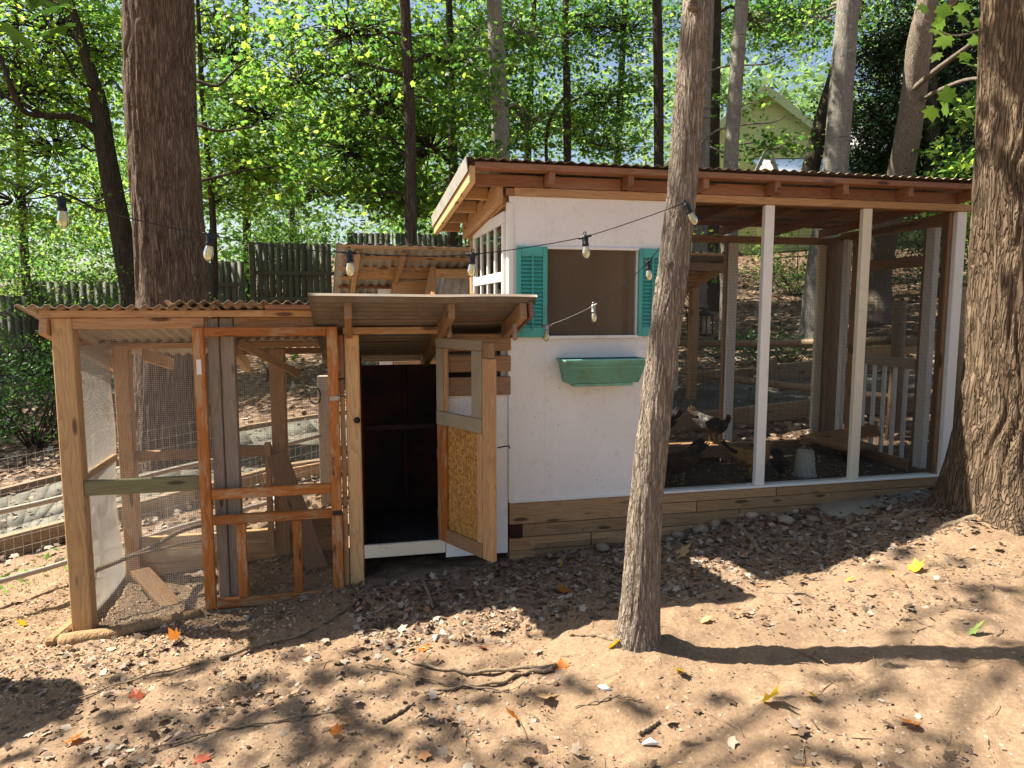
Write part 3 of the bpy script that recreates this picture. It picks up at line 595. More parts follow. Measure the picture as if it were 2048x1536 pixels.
raf(-0.965, 1.602, -0.47, 1.1, 'warm'); raf(-0.425, 1.60, -0.50, 1.1, 'warm'); raf(-0.035, 1.598, -0.53, -0.03, 'warm'); raf(0.003, 1.606, -0.56, -0.045, 'red', 0.02)
cbox('purlin', -1.0, 0.0, -0.14, -0.05, 1.540, 1.578, M['red'], hh)
beam('purlin', TV(-0.93, 0.5, 1.40), TV(-0.02, 0.5, 1.40), 0.08, 0.03, V, M['inside'], hh)
corrugated('roof_sheet', TV(-1.16, -0.57, 1.672), (V - zz * sl_).normalized(), U, 1.75, 1.185, 0.088, 0.019, M['under'], hh, rag=0.03, warp=0.012)
# open door
hd = Vector((0.648, -0.762, 0)).normalized(); hn = Vector((-hd.y, hd.x, 0))
H0 = Vector((-0.446, 4.33, 0)); FR = Matrix((hd, hn, Vector((0, 0, 1)))).transposed().to_4x4(); FR.translation = H0
door = link('door', None, None, hh, Matrix.Translation(H0 + Vector((0, 0, 0.17))))
def hb(nm, s0, s1, n0, n1, z0, z1, m, par=None, bev=0.003): return box(nm, FR, (s0, n0, z0), (s1, n1, z1), m, par or door, bev)
# hn points away from the camera side; visible face is at n<0
Pn = M['pine']
hb('stile', 0.0, 0.085, -0.02, 0.0, 0.17, 0.90, Og); hb('stile', 0.40, 0.445, -0.02, 0.0, 0.255, 0.90, Pn)
hb('edge_stud', 0.447, 0.535, -0.018, 0.018, 0.168, 1.33, Pn); hb('edge_stud', 0.447, 0.525, -0.016, 0.014, 1.332, 1.42, M['warm'])
hb('bottom_rail', 0.087, 0.446, -0.022, 0.0, 0.17, 0.252, M['warm'])
hb('panel', 0.0, 0.445, 0.002, 0.012, 0.172, 0.93, M['osb'])
hb('plywood_rail', 0.0, 0.445, -0.026, -0.001, 1.372, 1.432, M['olive']); hb('plywood_rail', 0.0, 0.445, -0.026, -0.001, 0.902, 0.985, M['olive'])
hb('plywood_stile', 0.0, 0.065, -0.024, -0.001, 0.987, 1.37, M['olive']); hb('plywood_stile', 0.355, 0.445, -0.024, -0.001, 0.987, 1.37, M['olive'])
hb('batten', 0.067, 0.095, -0.015, 0.004, 0.987, 1.37, Pn)
wires('wire_mesh', FR @ Vector((0.06, 0.006, 0.98)), hd, zz, 0.31, 0.40, 0.0127, 0.0006, M['iron'], door)
tube('hook', [FR @ Vector((0.54, 0.02, 0.83)), FR @ Vector((0.555, 0.06, 0.835)), FR @ Vector((0.545, 0.10, 0.83)), FR @ Vector((0.545, 0.105, 0.815))], 0.004, M['iron'], door)
for z in (0.3, 0.68): hb('hinge', -0.03, -0.002, -0.004, 0.002, z, z + 0.06, M['steel'], None, 0.0005)
# latch on the post left of the opening
lathe('latch', [(0.018, 0), (0.019, 0.008), (0.009, 0.012), (0.008, 0.03), (0.013, 0.034), (0.012, 0.042)], Matrix.Translation(TV(-0.93, -0.002, 0.945)) @ Matrix.Rotation(YAW, 4, 'Z') @ Matrix.Rotation(R(90), 4, 'X'), M['iron'], hh, 12)

# ============================================================ WHITE COOP WITH SCREENED RUN
wc = thing('chicken_coop', 'tall white chicken coop with teal shutters joined to a white framed screened run', 'chicken coop', TV(1.6, 0.6, gb(1.6, 5.3)))
WW, WT = M['white_wall'], M['white']
E1 = 1.045; D = 1.35
# front wall round the window opening
cbox('wall_panel', 0.002, 0.232, 0.0, 0.016, 0.385, 2.287, WW, wc, 0.001)
cbox('wall_panel', 0.842, E1, 0.0, 0.016, 0.385, 2.287, WW, wc, 0.001)
cbox('wall_panel', 0.2325, 0.8415, 0.0, 0.016, 1.975, 2.287, WW, wc, 0.001)
cbox('wall_panel', 0.2325, 0.8415, 0.0, 0.016, 0.385, 1.437, WW, wc, 0.001)
cbox('corner_trim', -0.006, 0.028, -0.012, -0.001, 0.385, 2.245, WT, wc)
cbox('window_head', 0.19, 0.86, -0.016, -0.001, 1.972, 1.990, WT, wc); cbox('window_sill', 0.215, 0.872, -0.026, -0.001, 1.418, 1.438, WT, wc)
cbox('window_jamb', 0.232, 0.240, 0.0, 0.035, 1.44, 1.972, WT, wc, 0.001); cbox('window_jamb', 0.834, 0.842, 0.0, 0.035, 1.44, 1.972, WT, wc, 0.001)
wires('window_screen', TV(0.235, 0.012, 1.437), U, zz, 0.605, 0.538, 0.0042, 0.0007, M['wire_brown'], wc)
# inside of the house part
cbox('floor', 0.02, E1, 0.02, D, 0.36, 0.38, M['ply'], wc, 0)
cbox('inner_wall', 0.02, E1 - 0.02, D - 0.02, D - 0.01, 0.385, 2.20, M['ply'], wc, 0)
cbox('inner_wall', E1 - 0.012, E1 - 0.004, 0.018, D - 0.02, 0.385, 2.22, M['ply'], wc, 0)
cbox('stud', 0.60, 0.64, D - 0.06, D - 0.022, 0.385, 2.2, M['warm'], wc); cbox('stud', E1 - 0.055, E1 - 0.014, 0.62, 0.66, 0.385, 2.2, M['warm'], wc)
cbox('shelf', 0.03, E1 - 0.02, 0.9, 1.28, 1.05, 1.08, M['ply'], wc)
cbox('partition', E1 - 0.003, E1 + 0.006, 0.018, D, 0.385, 2.22, M['ply'], wc, 0)
cbox('back_wall', 0.0, E1, D - 0.008, D + 0.008, 0.385, 2.20, WW, wc, 0)
# shutters with louvres
def shutter(t0, t1):
    s_ = link('shutter', None, None, wc, Matrix.Translation(TV(t0, -0.014, 1.433)))
    z0, z1 = 1.430, 1.985; T_ = M['teal']; v0, v1 = -0.030, -0.003
    cbox('stile', t0, t0 + 0.026, v0, v1, z0, z1, T_, s_); cbox('stile', t1 - 0.030, t1, v0, v1, z0, z1, T_, s_)
    cbox('rail', t0 + 0.0262, t1 - 0.0302, v0, v1, z0, z0 + 0.060, T_, s_); cbox('rail', t0 + 0.0262, t1 - 0.0302, v0, v1, z1 - 0.06, z1, T_, s_)
    cbox('back', t0 + 0.004, t1 - 0.004, -0.006, -0.0025, z0 + 0.004, z1 - 0.004, T_, s_, 0)
    n_ = 18; pz = (z1 - z0 - 0.12) / n_
    for k in range(n_):
        zc = z0 + 0.06 + pz * (k + 0.5)
        beam('louvre', TV(t0 + 0.027, -0.018, zc), TV(t1 - 0.031, -0.018, zc), 0.026, 0.005, (V * -0.62 - zz * 0.78), T_, s_, 0.001)
    cbox('tilt_rod', (t0 + t1) / 2 - 0.004, (t0 + t1) / 2 + 0.004, -0.040, -0.031, z0 + 0.045, z1 - 0.05, T_, s_, 0.001)
shutter(0.046, 0.238); shutter(0.842, 1.020)
# side wall (left) with the sash window
SW = lambda nm, v0, v1, z0, z1, m, t0=0.0, t1=0.016, b=0.002, par=None: cbox(nm, t0, t1, v0, v1, z0, z1, m, par or wc, b)
SW('side_wall', 0.02, 1.30, 0.385, 1.10, WW); SW('side_wall', 1.20, D, 1.102, 2.13, WW); 
SW('corner_trim', -0.0, 0.045, 0.385, 2.25, WT, -0.010, -0.001)
wn = link('window', None, None, wc, Matrix.Translation(TV(-0.01, 0.6, 1.1)))
for v0, v1, z0, z1 in ((0.05, 1.16, 2.13, 2.20), (0.05, 1.16, 1.10, 1.15), (0.05, 0.095, 1.152, 2.128), (1.115, 1.16, 1.152, 2.128), (0.097, 1.113, 1.775, 1.835)):
    SW('frame', v0, v1, z0, z1, WT, -0.028, 0.006, 0.002, wn)
for k in (1, 2, 3):
    vc = 0.095 + 1.02 * k / 4; SW('glazing_bar', vc - 0.014, vc + 0.014, 1.152, 1.773, WT, -0.022, -0.002, 0.002, wn); SW('glazing_bar', vc - 0.014, vc + 0.014, 1.837, 2.128, WT, -0.022, -0.002, 0.002, wn)
for z in (1.45,): SW('glazing_bar', 0.097, 1.113, z - 0.0125, z + 0.0125, WT, -0.020, -0.004, 0.002, wn)
SW('pane', 0.097, 1.113, 1.152, 2.128, M['glass'], -0.012, -0.009, 0, wn)
wires('wire_mesh', TV(0.0, 0.04, 2.205), V, zz, 1.2, 0.10, 0.0127, 0.0006, M['wire'], wc)
SW('side_post', 1.19, 1.27, 1.1, 2.13, P_, -0.035, -0.002, 0.004)
# foundation timbers
fw = [('A', 0.236, 0.376, [(0.0, 0.882)]), ('B', 0.312, 0.376, [(0.884, 1.9), (1.902, 3.32)]), ('C', 0.236, 0.310, [(0.884, 1.30), (1.302, 3.32)]),
      ('D', 0.150, 0.234, [(0.085, 1.62), (1.622, 3.3)]), ('E', 0.064, 0.148, [(0.0, 0.55), (0.552, 2.1)]), ('F', -0.03, 0.062, [(0.0, 1.2)])]
for k, z0, z1, segs in fw:
    for a, b in segs: cbox('foundation_timber', a + 0.002, b - 0.002, -0.004 + random.uniform(-0.003, 0.003), 0.05, z0 + 0.001, z1 - 0.001, M['timber_wall'], wc, 0.003)
cbox('foundation_timber', 0.002, 0.083, -0.003, 0.05, 0.151, 0.233, M['inside'], wc, 0.003)
cbox('foundation_timber', 0.002, 0.05, 0.052, D, -0.1, 0.376, M['timber_wall'], wc)
cbox('sill', 0.0, 3.335, -0.012, 0.09, 0.378, 0.3925, WT, wc, 0.003)
wires('wire_mesh', TV(0.17, -0.016, -0.05), U, zz, 0.55, 0.16, 0.0127, 0.0008, M['wire_dark'], wc, lambda a, b: 0.01 * np.sin(a * 9), 6)
# white posts of the run
CR = M['cream']
def wpost(t0, t1, m, v0=-0.004, v1=0.09, z1=2.287, z0=0.393): cbox('post', t0, t1, v0, v1, z0, z1, m, wc, 0.004)
wpost(1.733, 1.803, WT, v1=0.038); wpost(2.480, 2.550, CR, v1=0.038); wpost(3.245, 3.325, WT, v1=0.05)
cbox('post', 3.212, 3.243, 0.03, 0.09, 0.393, 2.285, M['warm'], wc)
# header, joists, purlin, roof
cbox('header', 0.03, 3.36, -0.02, 0.02, 2.288, 2.336, P_, wc); cbox('header', 1.046, 3.33, 0.022, 0.09, 2.288, 2.33, M['red'], wc)
cbox('header', -0.02, 0.029, -0.02, 0.05, 2.288, 2.33, M['red'], wc)
rs = 0.067
jt = [0.235, 0.735, 1.235, 1.735, 2.235, 2.735, 3.235]
def joist(t, v0, v1, m='red', T_=0.04):
    beam('joist', TV(t, v0, 2.376 - rs * v0), TV(t, v1, 2.376 - rs * v1), 0.070, T_, (0, 0, 1), M[m], wc, 0.004)
for t_ in jt: joist(t_, -0.135, D + 0.15)
ed = [-0.232] + jt
for a, b in zip(ed[:-1], ed[1:]): cbox('blocking', a + 0.022, b - 0.022, -0.018, 0.018, 2.338, 2.408, M['red'], wc, 0.002)
cbox('purlin', -0.235, 3.42, -0.155, -0.05, 2.415, 2.452, M['red'], wc, 0.004)
for v_ in (0.42, 0.95, 1.40): beam('purlin', TV(-0.235, v_, 2.415 - rs * v_ + 0.012), TV(3.42, v_, 2.415 - rs * v_ + 0.012), 0.085, 0.035, V, M['red'], wc)
for v_ in (0.30, 0.72, 1.12, 1.50): beam('lookout', TV(-0.225, v_, 2.362 - rs * v_), TV(-0.075, v_, 2.362 - rs * v_), 0.08, 0.04, (0, 0, 1), P_, wc)
beam('barge_rafter', TV(-0.252, -0.165, 2.375), TV(-0.252, 1.62, 2.375 - rs * 1.78), 0.10, 0.038, (0, 0, 1), M['pine_pale'], wc, 0.004)
beam('side_beam', TV(-0.055, 0.0, 2.31), TV(-0.055, 1.36, 2.31 - rs * 1.36), 0.135, 0.04, (0, 0, 1), P_, wc, 0.004)
beam('side_beam', TV(-0.012, 0.052, 2.29), TV(-0.012, 1.36, 2.29 - rs * 1.36), 0.12, 0.04, (0, 0, 1), P_, wc, 0.004)
corrugated('roof_sheet', TV(-0.285, -0.170, 2.468), U, (V - zz * rs).normalized(), 1.95, 1.85, 0.068, 0.0065, M['rust'], wc, rag=0.03)
corrugated('roof_sheet', TV(1.60, -0.168, 2.478), U, (V - zz * rs).normalized(), 1.92, 1.84, 0.068, 0.0065, M['rust'], wc, rag=0.05)
beam('barge_flashing', TV(-0.285, -0.18, 2.432), TV(-0.285, 1.64, 2.432 - rs * 1.82), 0.085, 0.003, (-U * 0.10 + zz), M['galv'], wc, 0)
# back of the screened run
BK = M['ply']
bw = M['warm']
for z0, z1 in ((0.31, 0.41), (0.20, 0.308), (0.09, 0.198)): cbox('back_board', E1, 3.30, D, D + 0.04, z0, z1, bw, wc)
cbox('back_beam', E1 + 0.01, 3.30, D, D + 0.05, 2.165, 2.225, bw, wc)
cbox('post', 3.18, 3.30, D - 0.10, D - 0.003, 0.30, 2.22, M['ply'], wc, 0.004); cbox('post', 3.10, 3.178, D - 0.04, D - 0.003, 0.41, 2.16, M['cream'], wc, 0.004)
cbox('post', 2.235, 2.318, D - 0.03, D + 0.0, 0.41, 2.164, WT, wc, 0.004); cbox('post', 2.22, 2.30, D + 0.002, D + 0.05, 0.41, 2.164, M['ply'], wc, 0.004)
cbox('post', E1 + 0.01, E1 + 0.08, D - 0.05, D + 0.04, 0.41, 2.164, M['ply'], wc)
wires('wire_mesh', TV(E1 + 0.02, D + 0.052, 0.33), U, zz, 2.2, 0.75, 0.05, 0.0012, M['wire_dark'], wc, None, 1, 0.05)
# right side wall: plates, post, gate with balusters
T3 = 3.255
cbox('side_plate', T3, T3 + 0.045, 0.092, D - 0.10, 2.20, 2.258, bw, wc); beam('side_plate', TV(T3 + 0.02, 0.1, 2.27), TV(T3 + 0.02, D, 2.20), 0.05, 0.04, (0, 0, 1), bw, wc)
cbox('post', T3 - 0.01, T3 + 0.045, 0.19, 0.275, 0.393, 2.199, WT, wc, 0.004)
cbox('post', T3, T3 + 0.05, 0.275, 0.31, 0.33, 2.199, M['warm'], wc)
cbox('post', T3, T3 + 0.045, 1.02, 1.08, 0.33, 2.199, M['warm'], wc); cbox('post', T3 - 0.01, T3 + 0.03, 1.13, 1.19, 0.35, 2.199, WT, wc)
cbox('sill', T3 - 0.02, T3 + 0.07, 0.092, D - 0.1, 0.26, 0.325, bw, wc)
gt = link('gate', None, None, wc, Matrix.Translation(TV(T3, 0.6, 0.33)))
cbox('rail', T3 - 0.008, T3 + 0.03, 0.312, 1.018, 1.14, 1.22, M['grey'], gt); cbox('rail', T3 - 0.008, T3 + 0.03, 0.312, 1.018, 0.35, 0.43, bw, gt); cbox('rail', T3, T3 + 0.03, 0.312, 1.018, 1.92, 2.0, bw, gt)
for k in range(5): cbox('baluster', T3 + 0.0, T3 + 0.028, 0.40 + 0.115 * k, 0.425 + 0.115 * k, 0.43, 1.138, M['white'], gt)
wires('wire_mesh', TV(T3 + 0.045, 0.3, 0.33), V, zz, 0.72, 1.87, 0.025, 0.0007, M['wire_dark'], gt)
# front screens
for a, b in ((E1, 1.70), (1.80, 2.45), (2.55, 3.22)):
    wires('screen', TV(a, 0.045, 0.393), U, zz, b - a, 1.87, 0.0098, 0.00085, M['wire_dark'], wc)
wires('screen', TV(T3 + 0.05, 0.1, 0.33), V, zz, 1.25, 1.9, 0.0127, 0.0008, M['wire_dark'], wc)
# corner shelf
beam('shelf_brace', TV(3.22, 0.62, 0.62), TV(2.98, 1.28, 0.42), 0.10, 0.03, (0, 0, 1), M['warm'], wc)
cbox('shelf', 2.90, 3.24, 0.62, 1.20, 0.46, 0.49, M['warm'], wc)
beam('shelf_brace', TV(3.05, 0.72, 0.45), TV(3.18, 0.72, 0.10), 0.10, 0.03, U, M['warm'], wc)
# window planter
pl = thing('window_planter', 'teal plastic window box planter fixed under the shuttered window', 'planter', TV(0.59, -0.09, 1.13))
def planter():
    a = [(0.300, 0.848, -0.215, -0.002, 1.298), (0.318, 0.830, -0.192, -0.002, 1.270), (0.345, 0.806, -0.140, -0.002, 1.150), (0.350, 0.801, -0.136, -0.002, 1.146)]
    b = [(0.308, 0.840, -0.207, -0.009, 1.298), (0.326, 0.822, -0.184, -0.009, 1.268), (0.36, 0.791, -0.125, -0.012, 1.165)]
    def ring(r): t0, t1, v0, v1, z = r; return [TV(t0, v0, z), TV(t1, v0, z), TV(t1, v1, z), TV(t0, v1, z)]
    rings = [ring(r) for r in reversed(b)] + [ring(r) for r in a]; v = np.array([list(p) for r in rings for p in r]); fl = []; cn = []
    for k in range(len(rings) - 1):
        for q in range(4): fl += [k * 4 + q, k * 4 + (q + 1) % 4, k * 4 + 4 + (q + 1) % 4, k * 4 + 4 + q]; cn.append(4)
    fl += [0, 3, 2, 1]; cn.append(4); n_ = (len(rings) - 1) * 4; fl += [n_, n_ + 1, n_ + 2, n_ + 3]; cn.append(4)
    mid = [1 if k < 2 * 4 else 0 for k in range((len(rings) - 1) * 4)] + [1, 0]
    c = v.mean(0); me = mesh_np('planter_box', v - c, fl, np.array(cn), mats=[M['teal2'], M['soil_in']], midx=mid)
    link('planter_box', me, None, pl, Matrix.Translation(Vector(c)))
    cbox('rim', 0.300, 0.848, -0.220, -0.210, 1.290, 1.302, M['teal2'], pl, 0.003)
    cbox('tray', 0.385, 0.77, -0.13, -0.03, 1.126, 1.144, M['teal2'], pl, 0.002)
    cbox('ridge', 0.335, 0.815, -0.184, -0.160, 1.246, 1.252, M['teal2'], pl, 0.002); cbox('ridge', 0.352, 0.80, -0.1435, -0.137, 1.170, 1.176, M['teal2'], pl, 0.002)
planter()
# ============================================================ TREES
SH = {
 'maple': (np.array([[0, .42, 0.03], [0, 0, 0], [.20, -.04, 0], [.24, .16, .02], [.52, .26, -.06], [.37, .42, .01], [.47, .70, -.07], [.24, .66, 0], [0, 1.0, -.07], [-.24, .66, 0], [-.47, .70, -.07], [-.37, .42, .01], [-.52, .26, -.06], [-.24, .16, .02], [-.20, -.04, 0]]),
           np.array([[0, k, k + 1 if k < 14 else 1, k + 1 if k < 14 else 1] for k in range(1, 15)])),
 'star': (np.array([[0, .45, .03], [0, 0, 0], [.30, .08, -.02], [.28, .36, .01], [.44, .62, -.07], [.18, .66, 0], [0, 1.0, -.06], [-.18, .66, 0], [-.44, .62, -.07], [-.28, .36, .01], [-.30, .08, -.02]]),
          np.array([[0, 1, 2, 3], [0, 3, 4, 5], [0, 5, 6, 7], [0, 7, 8, 9], [0, 9, 10, 1]])),
 'oval': (np.array([[0, 0, 0], [0.26, 0.45, 0.06], [0, 1.0, -0.05], [-0.26, 0.45, 0.06], [0, 0.5, 0]]), np.array([[0, 1, 2, 4], [0, 4, 2, 3]])),
 'chip': (np.array([[0, 0, 0.0], [0.34, 0.35, 0.12], [0.20, 0.95, 0.0], [-0.28, 0.80, 0.16], [-0.30, 0.2, 0.10], [0, 0.5, -0.02]]), np.array([[0, 1, 5, 4], [1, 2, 5, 5], [2, 3, 5, 5], [3, 4, 5, 5]])),
}
def leaves_geo(C_, nrm, yaw, size, shape):
    """C_ (N,3) leaf bases, nrm (N,3) normals, yaw (N) spin, size (N)"""
    vs_, fs = SH[shape]; n = len(C_)
    nrm = nrm / np.linalg.norm(nrm, axis=1, keepdims=True)
    a = np.cross(nrm, np.where(np.abs(nrm[:, 0:1]) < 0.9, np.array([[1.0, 0, 0]]), np.array([[0, 1.0, 0]]))); a /= np.linalg.norm(a, axis=1, keepdims=True); b = np.cross(nrm, a)
    ca, sa = np.cos(yaw)[:, None], np.sin(yaw)[:, None]; X = a * ca + b * sa; Y = -a * sa + b * ca
    P = C_[:, None] + size[:, None, None] * (vs_[None, :, 0:1] * X[:, None] + vs_[None, :, 1:2] * Y[:, None] + vs_[None, :, 2:3] * nrm[:, None])
    K = len(vs_); idx = (np.arange(n) * K)[:, None]; fl = []; cn = []
    tris = []; quads = []
    for q in fs:
        (tris if q[2] == q[3] else quads).append(q)
    out = []
    per = []; cnt = []
    for q in fs:
        m = 3 if q[2] == q[3] else 4; per += list(q[:m]); cnt.append(m)
    F_ = (idx + np.array(per)[None]).ravel(); Cn = np.tile(np.array(cnt), n)
    return P.reshape(-1, 3), F_, Cn
def rand_dirs(n, up=1.0, spread=0.55):
    d = rng.normal(0, spread, (n, 3)); d[:, 2] += up; return d
def sprays(blobs, per_spray, leaf, shape, flat=0.22, spread=0.55, droop=0.0, rad=0.45):
    """flattened sprays of leaves filling ellipsoids; blobs: (centre, radii, number of sprays)"""
    Cs = []
    cents = []
    for c, r, k in blobs:
        c = np.array(c, float); r = np.array(r, float)
        d = rng.normal(0, 1, (k, 3)); d /= np.linalg.norm(d, axis=1, keepdims=True); d *= rng.uniform(0.15, 1, (k, 1)) ** 0.4
        sc_ = c + d * r; cents.append(sc_)
        ax = rng.uniform(0, 2 * math.pi, k); tilt = rng.normal(0, 0.16, (k, 2))
        m = per_spray; u = rng.normal(0, 0.5, (k, m)) * rad * 1.5; v_ = rng.normal(0, 0.5, (k, m)) * rad; z = rng.normal(0, 0.5, (k, m)) * rad * flat
        x = sc_[:, 0:1] + u * np.cos(ax)[:, None] - v_ * np.sin(ax)[:, None]; y = sc_[:, 1:2] + u * np.sin(ax)[:, None] + v_ * np.cos(ax)[:, None]
        zz_ = sc_[:, 2:3] + z + u * tilt[:, 0:1] + v_ * tilt[:, 1:2] - droop * (u * u + v_ * v_)
        Cs.append(np.stack([x.ravel(), y.ravel(), zz_.ravel()], -1))
    C_ = np.concatenate(Cs); n = len(C_)
    nr = rand_dirs(n, 0.9, spread); sz = leaf * rng.uniform(0.6, 1.2, n)
    return leaves_geo(C_, nr, rng.uniform(0, 2 * math.pi, n), sz, shape), np.concatenate(cents)
def trunk_geo(pts, rad, nr, nz, amp, fh=9.0, fv=1.1, flare=None, seed=0, lump=0.03):
    P = spline(pts, nz); r = np.interp(np.linspace(0, 1, nz), np.linspace(0, 1, len(rad)), rad)
    tg = np.gradient(P, axis=0); L = np.concatenate([[0], np.cumsum(np.linalg.norm(np.diff(P, axis=0), axis=1))]); tg /= np.linalg.norm(tg, axis=1, keepdims=True)
    s = np.cross(tg, np.array([0, 1.0, 0])); s /= np.linalg.norm(s, axis=1, keepdims=True); q = np.cross(s, tg)
    a = np.arange(nr) / nr * 2 * math.pi; A, Z = np.meshgrid(a, L); Rr = r[:, None] * np.ones_like(A)
    if flare is not None: Rr = Rr + flare(A, Z)
    cx, cy = np.cos(A) * r.mean() , np.sin(A) * r.mean()
    wx = (fbm(cx * 6, cy * 6, Z * 2.2 + seed, 2) - 0.5) * 0.12
    def rid(m, zf, sd, w_): return np.exp(-((2 * vn((cx + wx) * fh * m, (cy + wx) * fh * m, Z * fv * zf + sd) - 1) / w_) ** 2)
    n2 = vn((cx + wx) * fh * 6, (cy + wx) * fh * 6, Z * fv * 9 + seed + 9)
    h = -np.maximum(rid(1.7, 1.8, seed, 0.26), 0.7 * rid(3.1, 3.5, seed + 40, 0.22)) + 0.3 * n2 + 0.25
    lp = (fbm(cx * 2.2, cy * 2.2, Z * 0.9 + seed * 3, 2) - 0.5) * 2 * lump
    Rr = Rr * (1 + lp) + amp * h
    v = P[:, None] + Rr[..., None] * (np.cos(A)[..., None] * s[:, None] + np.sin(A)[..., None] * q[:, None])
    return (v.reshape(-1, 3), *_latf(nz, nr))
def limb_pts(a, b, n=8, sag=0.15, wob=0.08):
    a = np.array(a, float); b = np.array(b, float); L = np.linalg.norm(b - a); t = np.linspace(0, 1, n)[:, None]
    p = a + (b - a) * t; p[:, 2] += (np.sin(t[:, 0] * math.pi)) * sag * L
    p[1:-1] += rng.normal(0, wob * L / n * 2, (n - 2, 3)); return p
def put(name, g, mat, parent, smooth=False, kind=None):
    v, f, c = g; ctr = (v.max(0) + v.min(0)) / 2
    o = link(name, mesh_np(name, v - ctr, f, c, mat, smooth), None, parent, Matrix.Translation(Vector(ctr)))
    if kind: o['kind'] = kind
    return o
def tree(label, pts, rad, mat, group=None, blobs=(), leafmat='leaf_mid', leaf=0.12, shape='star', per=16, flat=0.14, spread=0.6, limbs=(), twigs=1.0,
         nr=20, nz=40, amp=0.006, fh=5, fv=0.8, flare=None, seed=1, name='tree', cat='tree', rad_s=0.45, lump=0.03, limb_r=0.35):
    base = pts[0]; t = thing(name, label, cat, (base[0], base[1], gb(base[0], base[1])), group)
    P = [tuple(p) for p in pts]
    put('trunk', trunk_geo(P, rad, nr, nz, amp, fh, fv, flare, seed, lump), M[mat], t, True)
    S = spline(P, 60)
    for l in limbs:
        lp = l[0]; g = [tube_geo(lp, np.linspace(l[1], l[2], len(lp)), 7)]
        put('limb', merge(g), M[mat], t, True)
    if blobs:
        (v, f, c), cents = sprays(blobs, per, leaf, shape, flat, spread, rad=rad_s)
        put('crown', (v, f, c), M[leafmat], t, False)
        tg = []
        for (bc, br, k) in blobs:
            bc = np.array(bc, float); i_ = np.argmin(np.linalg.norm(S - bc - np.array([0, 0, -0.25 * np.linalg.norm(br)]), axis=1)); a = S[i_]
            if np.linalg.norm(a - bc) > 0.15:
                lp = limb_pts(a, bc, 8, 0.08, 0.15); rr = max(0.012, 0.014 * np.linalg.norm(a - bc))
                tg.append(tube_geo(lp, np.linspace(min(rr * 1.4, rad[-1] * limb_r + 0.01), rr * 0.45, 8), 5))
            near = cents[np.all(np.abs(cents - bc) <= np.array(br) * 1.01, axis=1)]
            for c_ in near[: int(len(near) * twigs)]:
                tg.append(tube_geo(limb_pts(bc + (c_ - bc) * 0.1, c_, 5, 0.05, 0.2), np.linspace(0.012, 0.004, 5), 4, False))
        if tg: put('branches', merge(tg), M[mat], t, True, 'stuff')
    return t
def bl(px, py, Y, rx, rz, k, ry=None, back=1.0):
    c = at(px, py, Y + back); return ((c.x, c.y, c.z), (rx * 1.15, ry or rx * 0.75, rz * 1.15), int(k * 1.15))
def tp(*pp): return [at(px, py, Y) for px, py, Y in pp]
def ext(pp, up=5.0, g=None):
    """trunk line in the picture continued up out of it and down to the ground"""
    pts = tp(*pp); d = (pts[-1] - pts[-2]).normalized(); top = pts[-1] + d * up
    b = pts[0]; gg = gb(b.x, b.y)
    if b.z > gg: 
        d0 = (pts[1] - pts[0]).normalized(); pts = [pts[0] - d0 * ((b.z - gg + 0.15) / max(d0.z, 0.3))] + pts
    return pts + [top]

# --- slim tree in front of the white coop
def flF(A, Z): return 0.035 * np.exp(-Z / 0.10) * (1 + 0.35 * np.cos(3 * A + 1)) + 0.012 * np.exp(-Z / 0.5)
b0 = Vector((0.572, 3.06, 0.0))
slim = [at(1272, 1325, 3.06), at(1281, 1200, 3.07), at(1292, 1000, 3.08), at(1308, 850, 3.09), at(1326, 700, 3.10), at(1343, 560, 3.10), at(1362, 400, 3.11), at(1375, 250, 3.12), at(1386, 120, 3.12), at(1397, 0, 3.12), at(1425, -320, 3.2), at(1450, -700, 3.3), at(1470, -1300, 3.5)]
ft = tree('slim rough barked tree leaning in front of the white coop, holding the string lights', slim,
     [0.086, 0.078, 0.072, 0.069, 0.067, 0.065, 0.063, 0.062, 0.063, 0.061, 0.057, 0.05, 0.03], 'barkF', nr=120, nz=330, amp=0.0060, fh=30, fv=1.7, flare=flF, seed=3,
     blobs=[(tuple(at(1460, -1300, 3.6)), (1.2, 1.2, 0.8), 46)], leaf=0.12, leafmat='leaf_mid', rad_s=0.4, limb_r=0.2)
# knots on it
for (px, py, r_) in ((1388, 8, 0.02), (1340, 530, 0.014)):
    c = at(px, py, 3.05)
    lathe('knot', [(r_ * 1.5, -0.01), (r_ * 1.2, 0.012), (r_ * 0.7, 0.016), (r_ * 0.5, 0.006)], Matrix.Translation(c) @ Matrix.Rotation(R(90), 4, 'X'), M['barkF'], ft, 12)
# --- big tulip tree at the left
tul = [Vector((-3.66, 7.75, gb(-3.66, 7.75) - 0.25)), at(345, 860, 7.75), at(346, 600, 7.75), at(334, 400, 7.75), at(322, 200, 7.75), at(317, 0, 7.75), at(312, -300, 7.75), at(310, -900, 7.75), at(312, -2000, 7.8)]
def flT(A, Z): return 0.16 * np.exp(-Z / 0.28) * (1 + 0.4 * np.cos(5 * A)) + 0.03 * np.exp(-Z / 1.2)
tree('massive straight tulip tree trunk rising behind the low wire run', tul, [0.37, 0.36, 0.352, 0.345, 0.338, 0.335, 0.32, 0.30, 0.2], 'barkL', nr=170, nz=420, amp=0.024, fh=10, fv=0.42, flare=flT, seed=11,
     blobs=[((-2.6, 9.6, 12.5), (2.6, 2.2, 1.4), 60), ((-4.2, 8.2, 14.5), (2.4, 2.4, 1.6), 60)], leaf=0.2, rad_s=0.6, lump=0.02, limb_r=0.3)
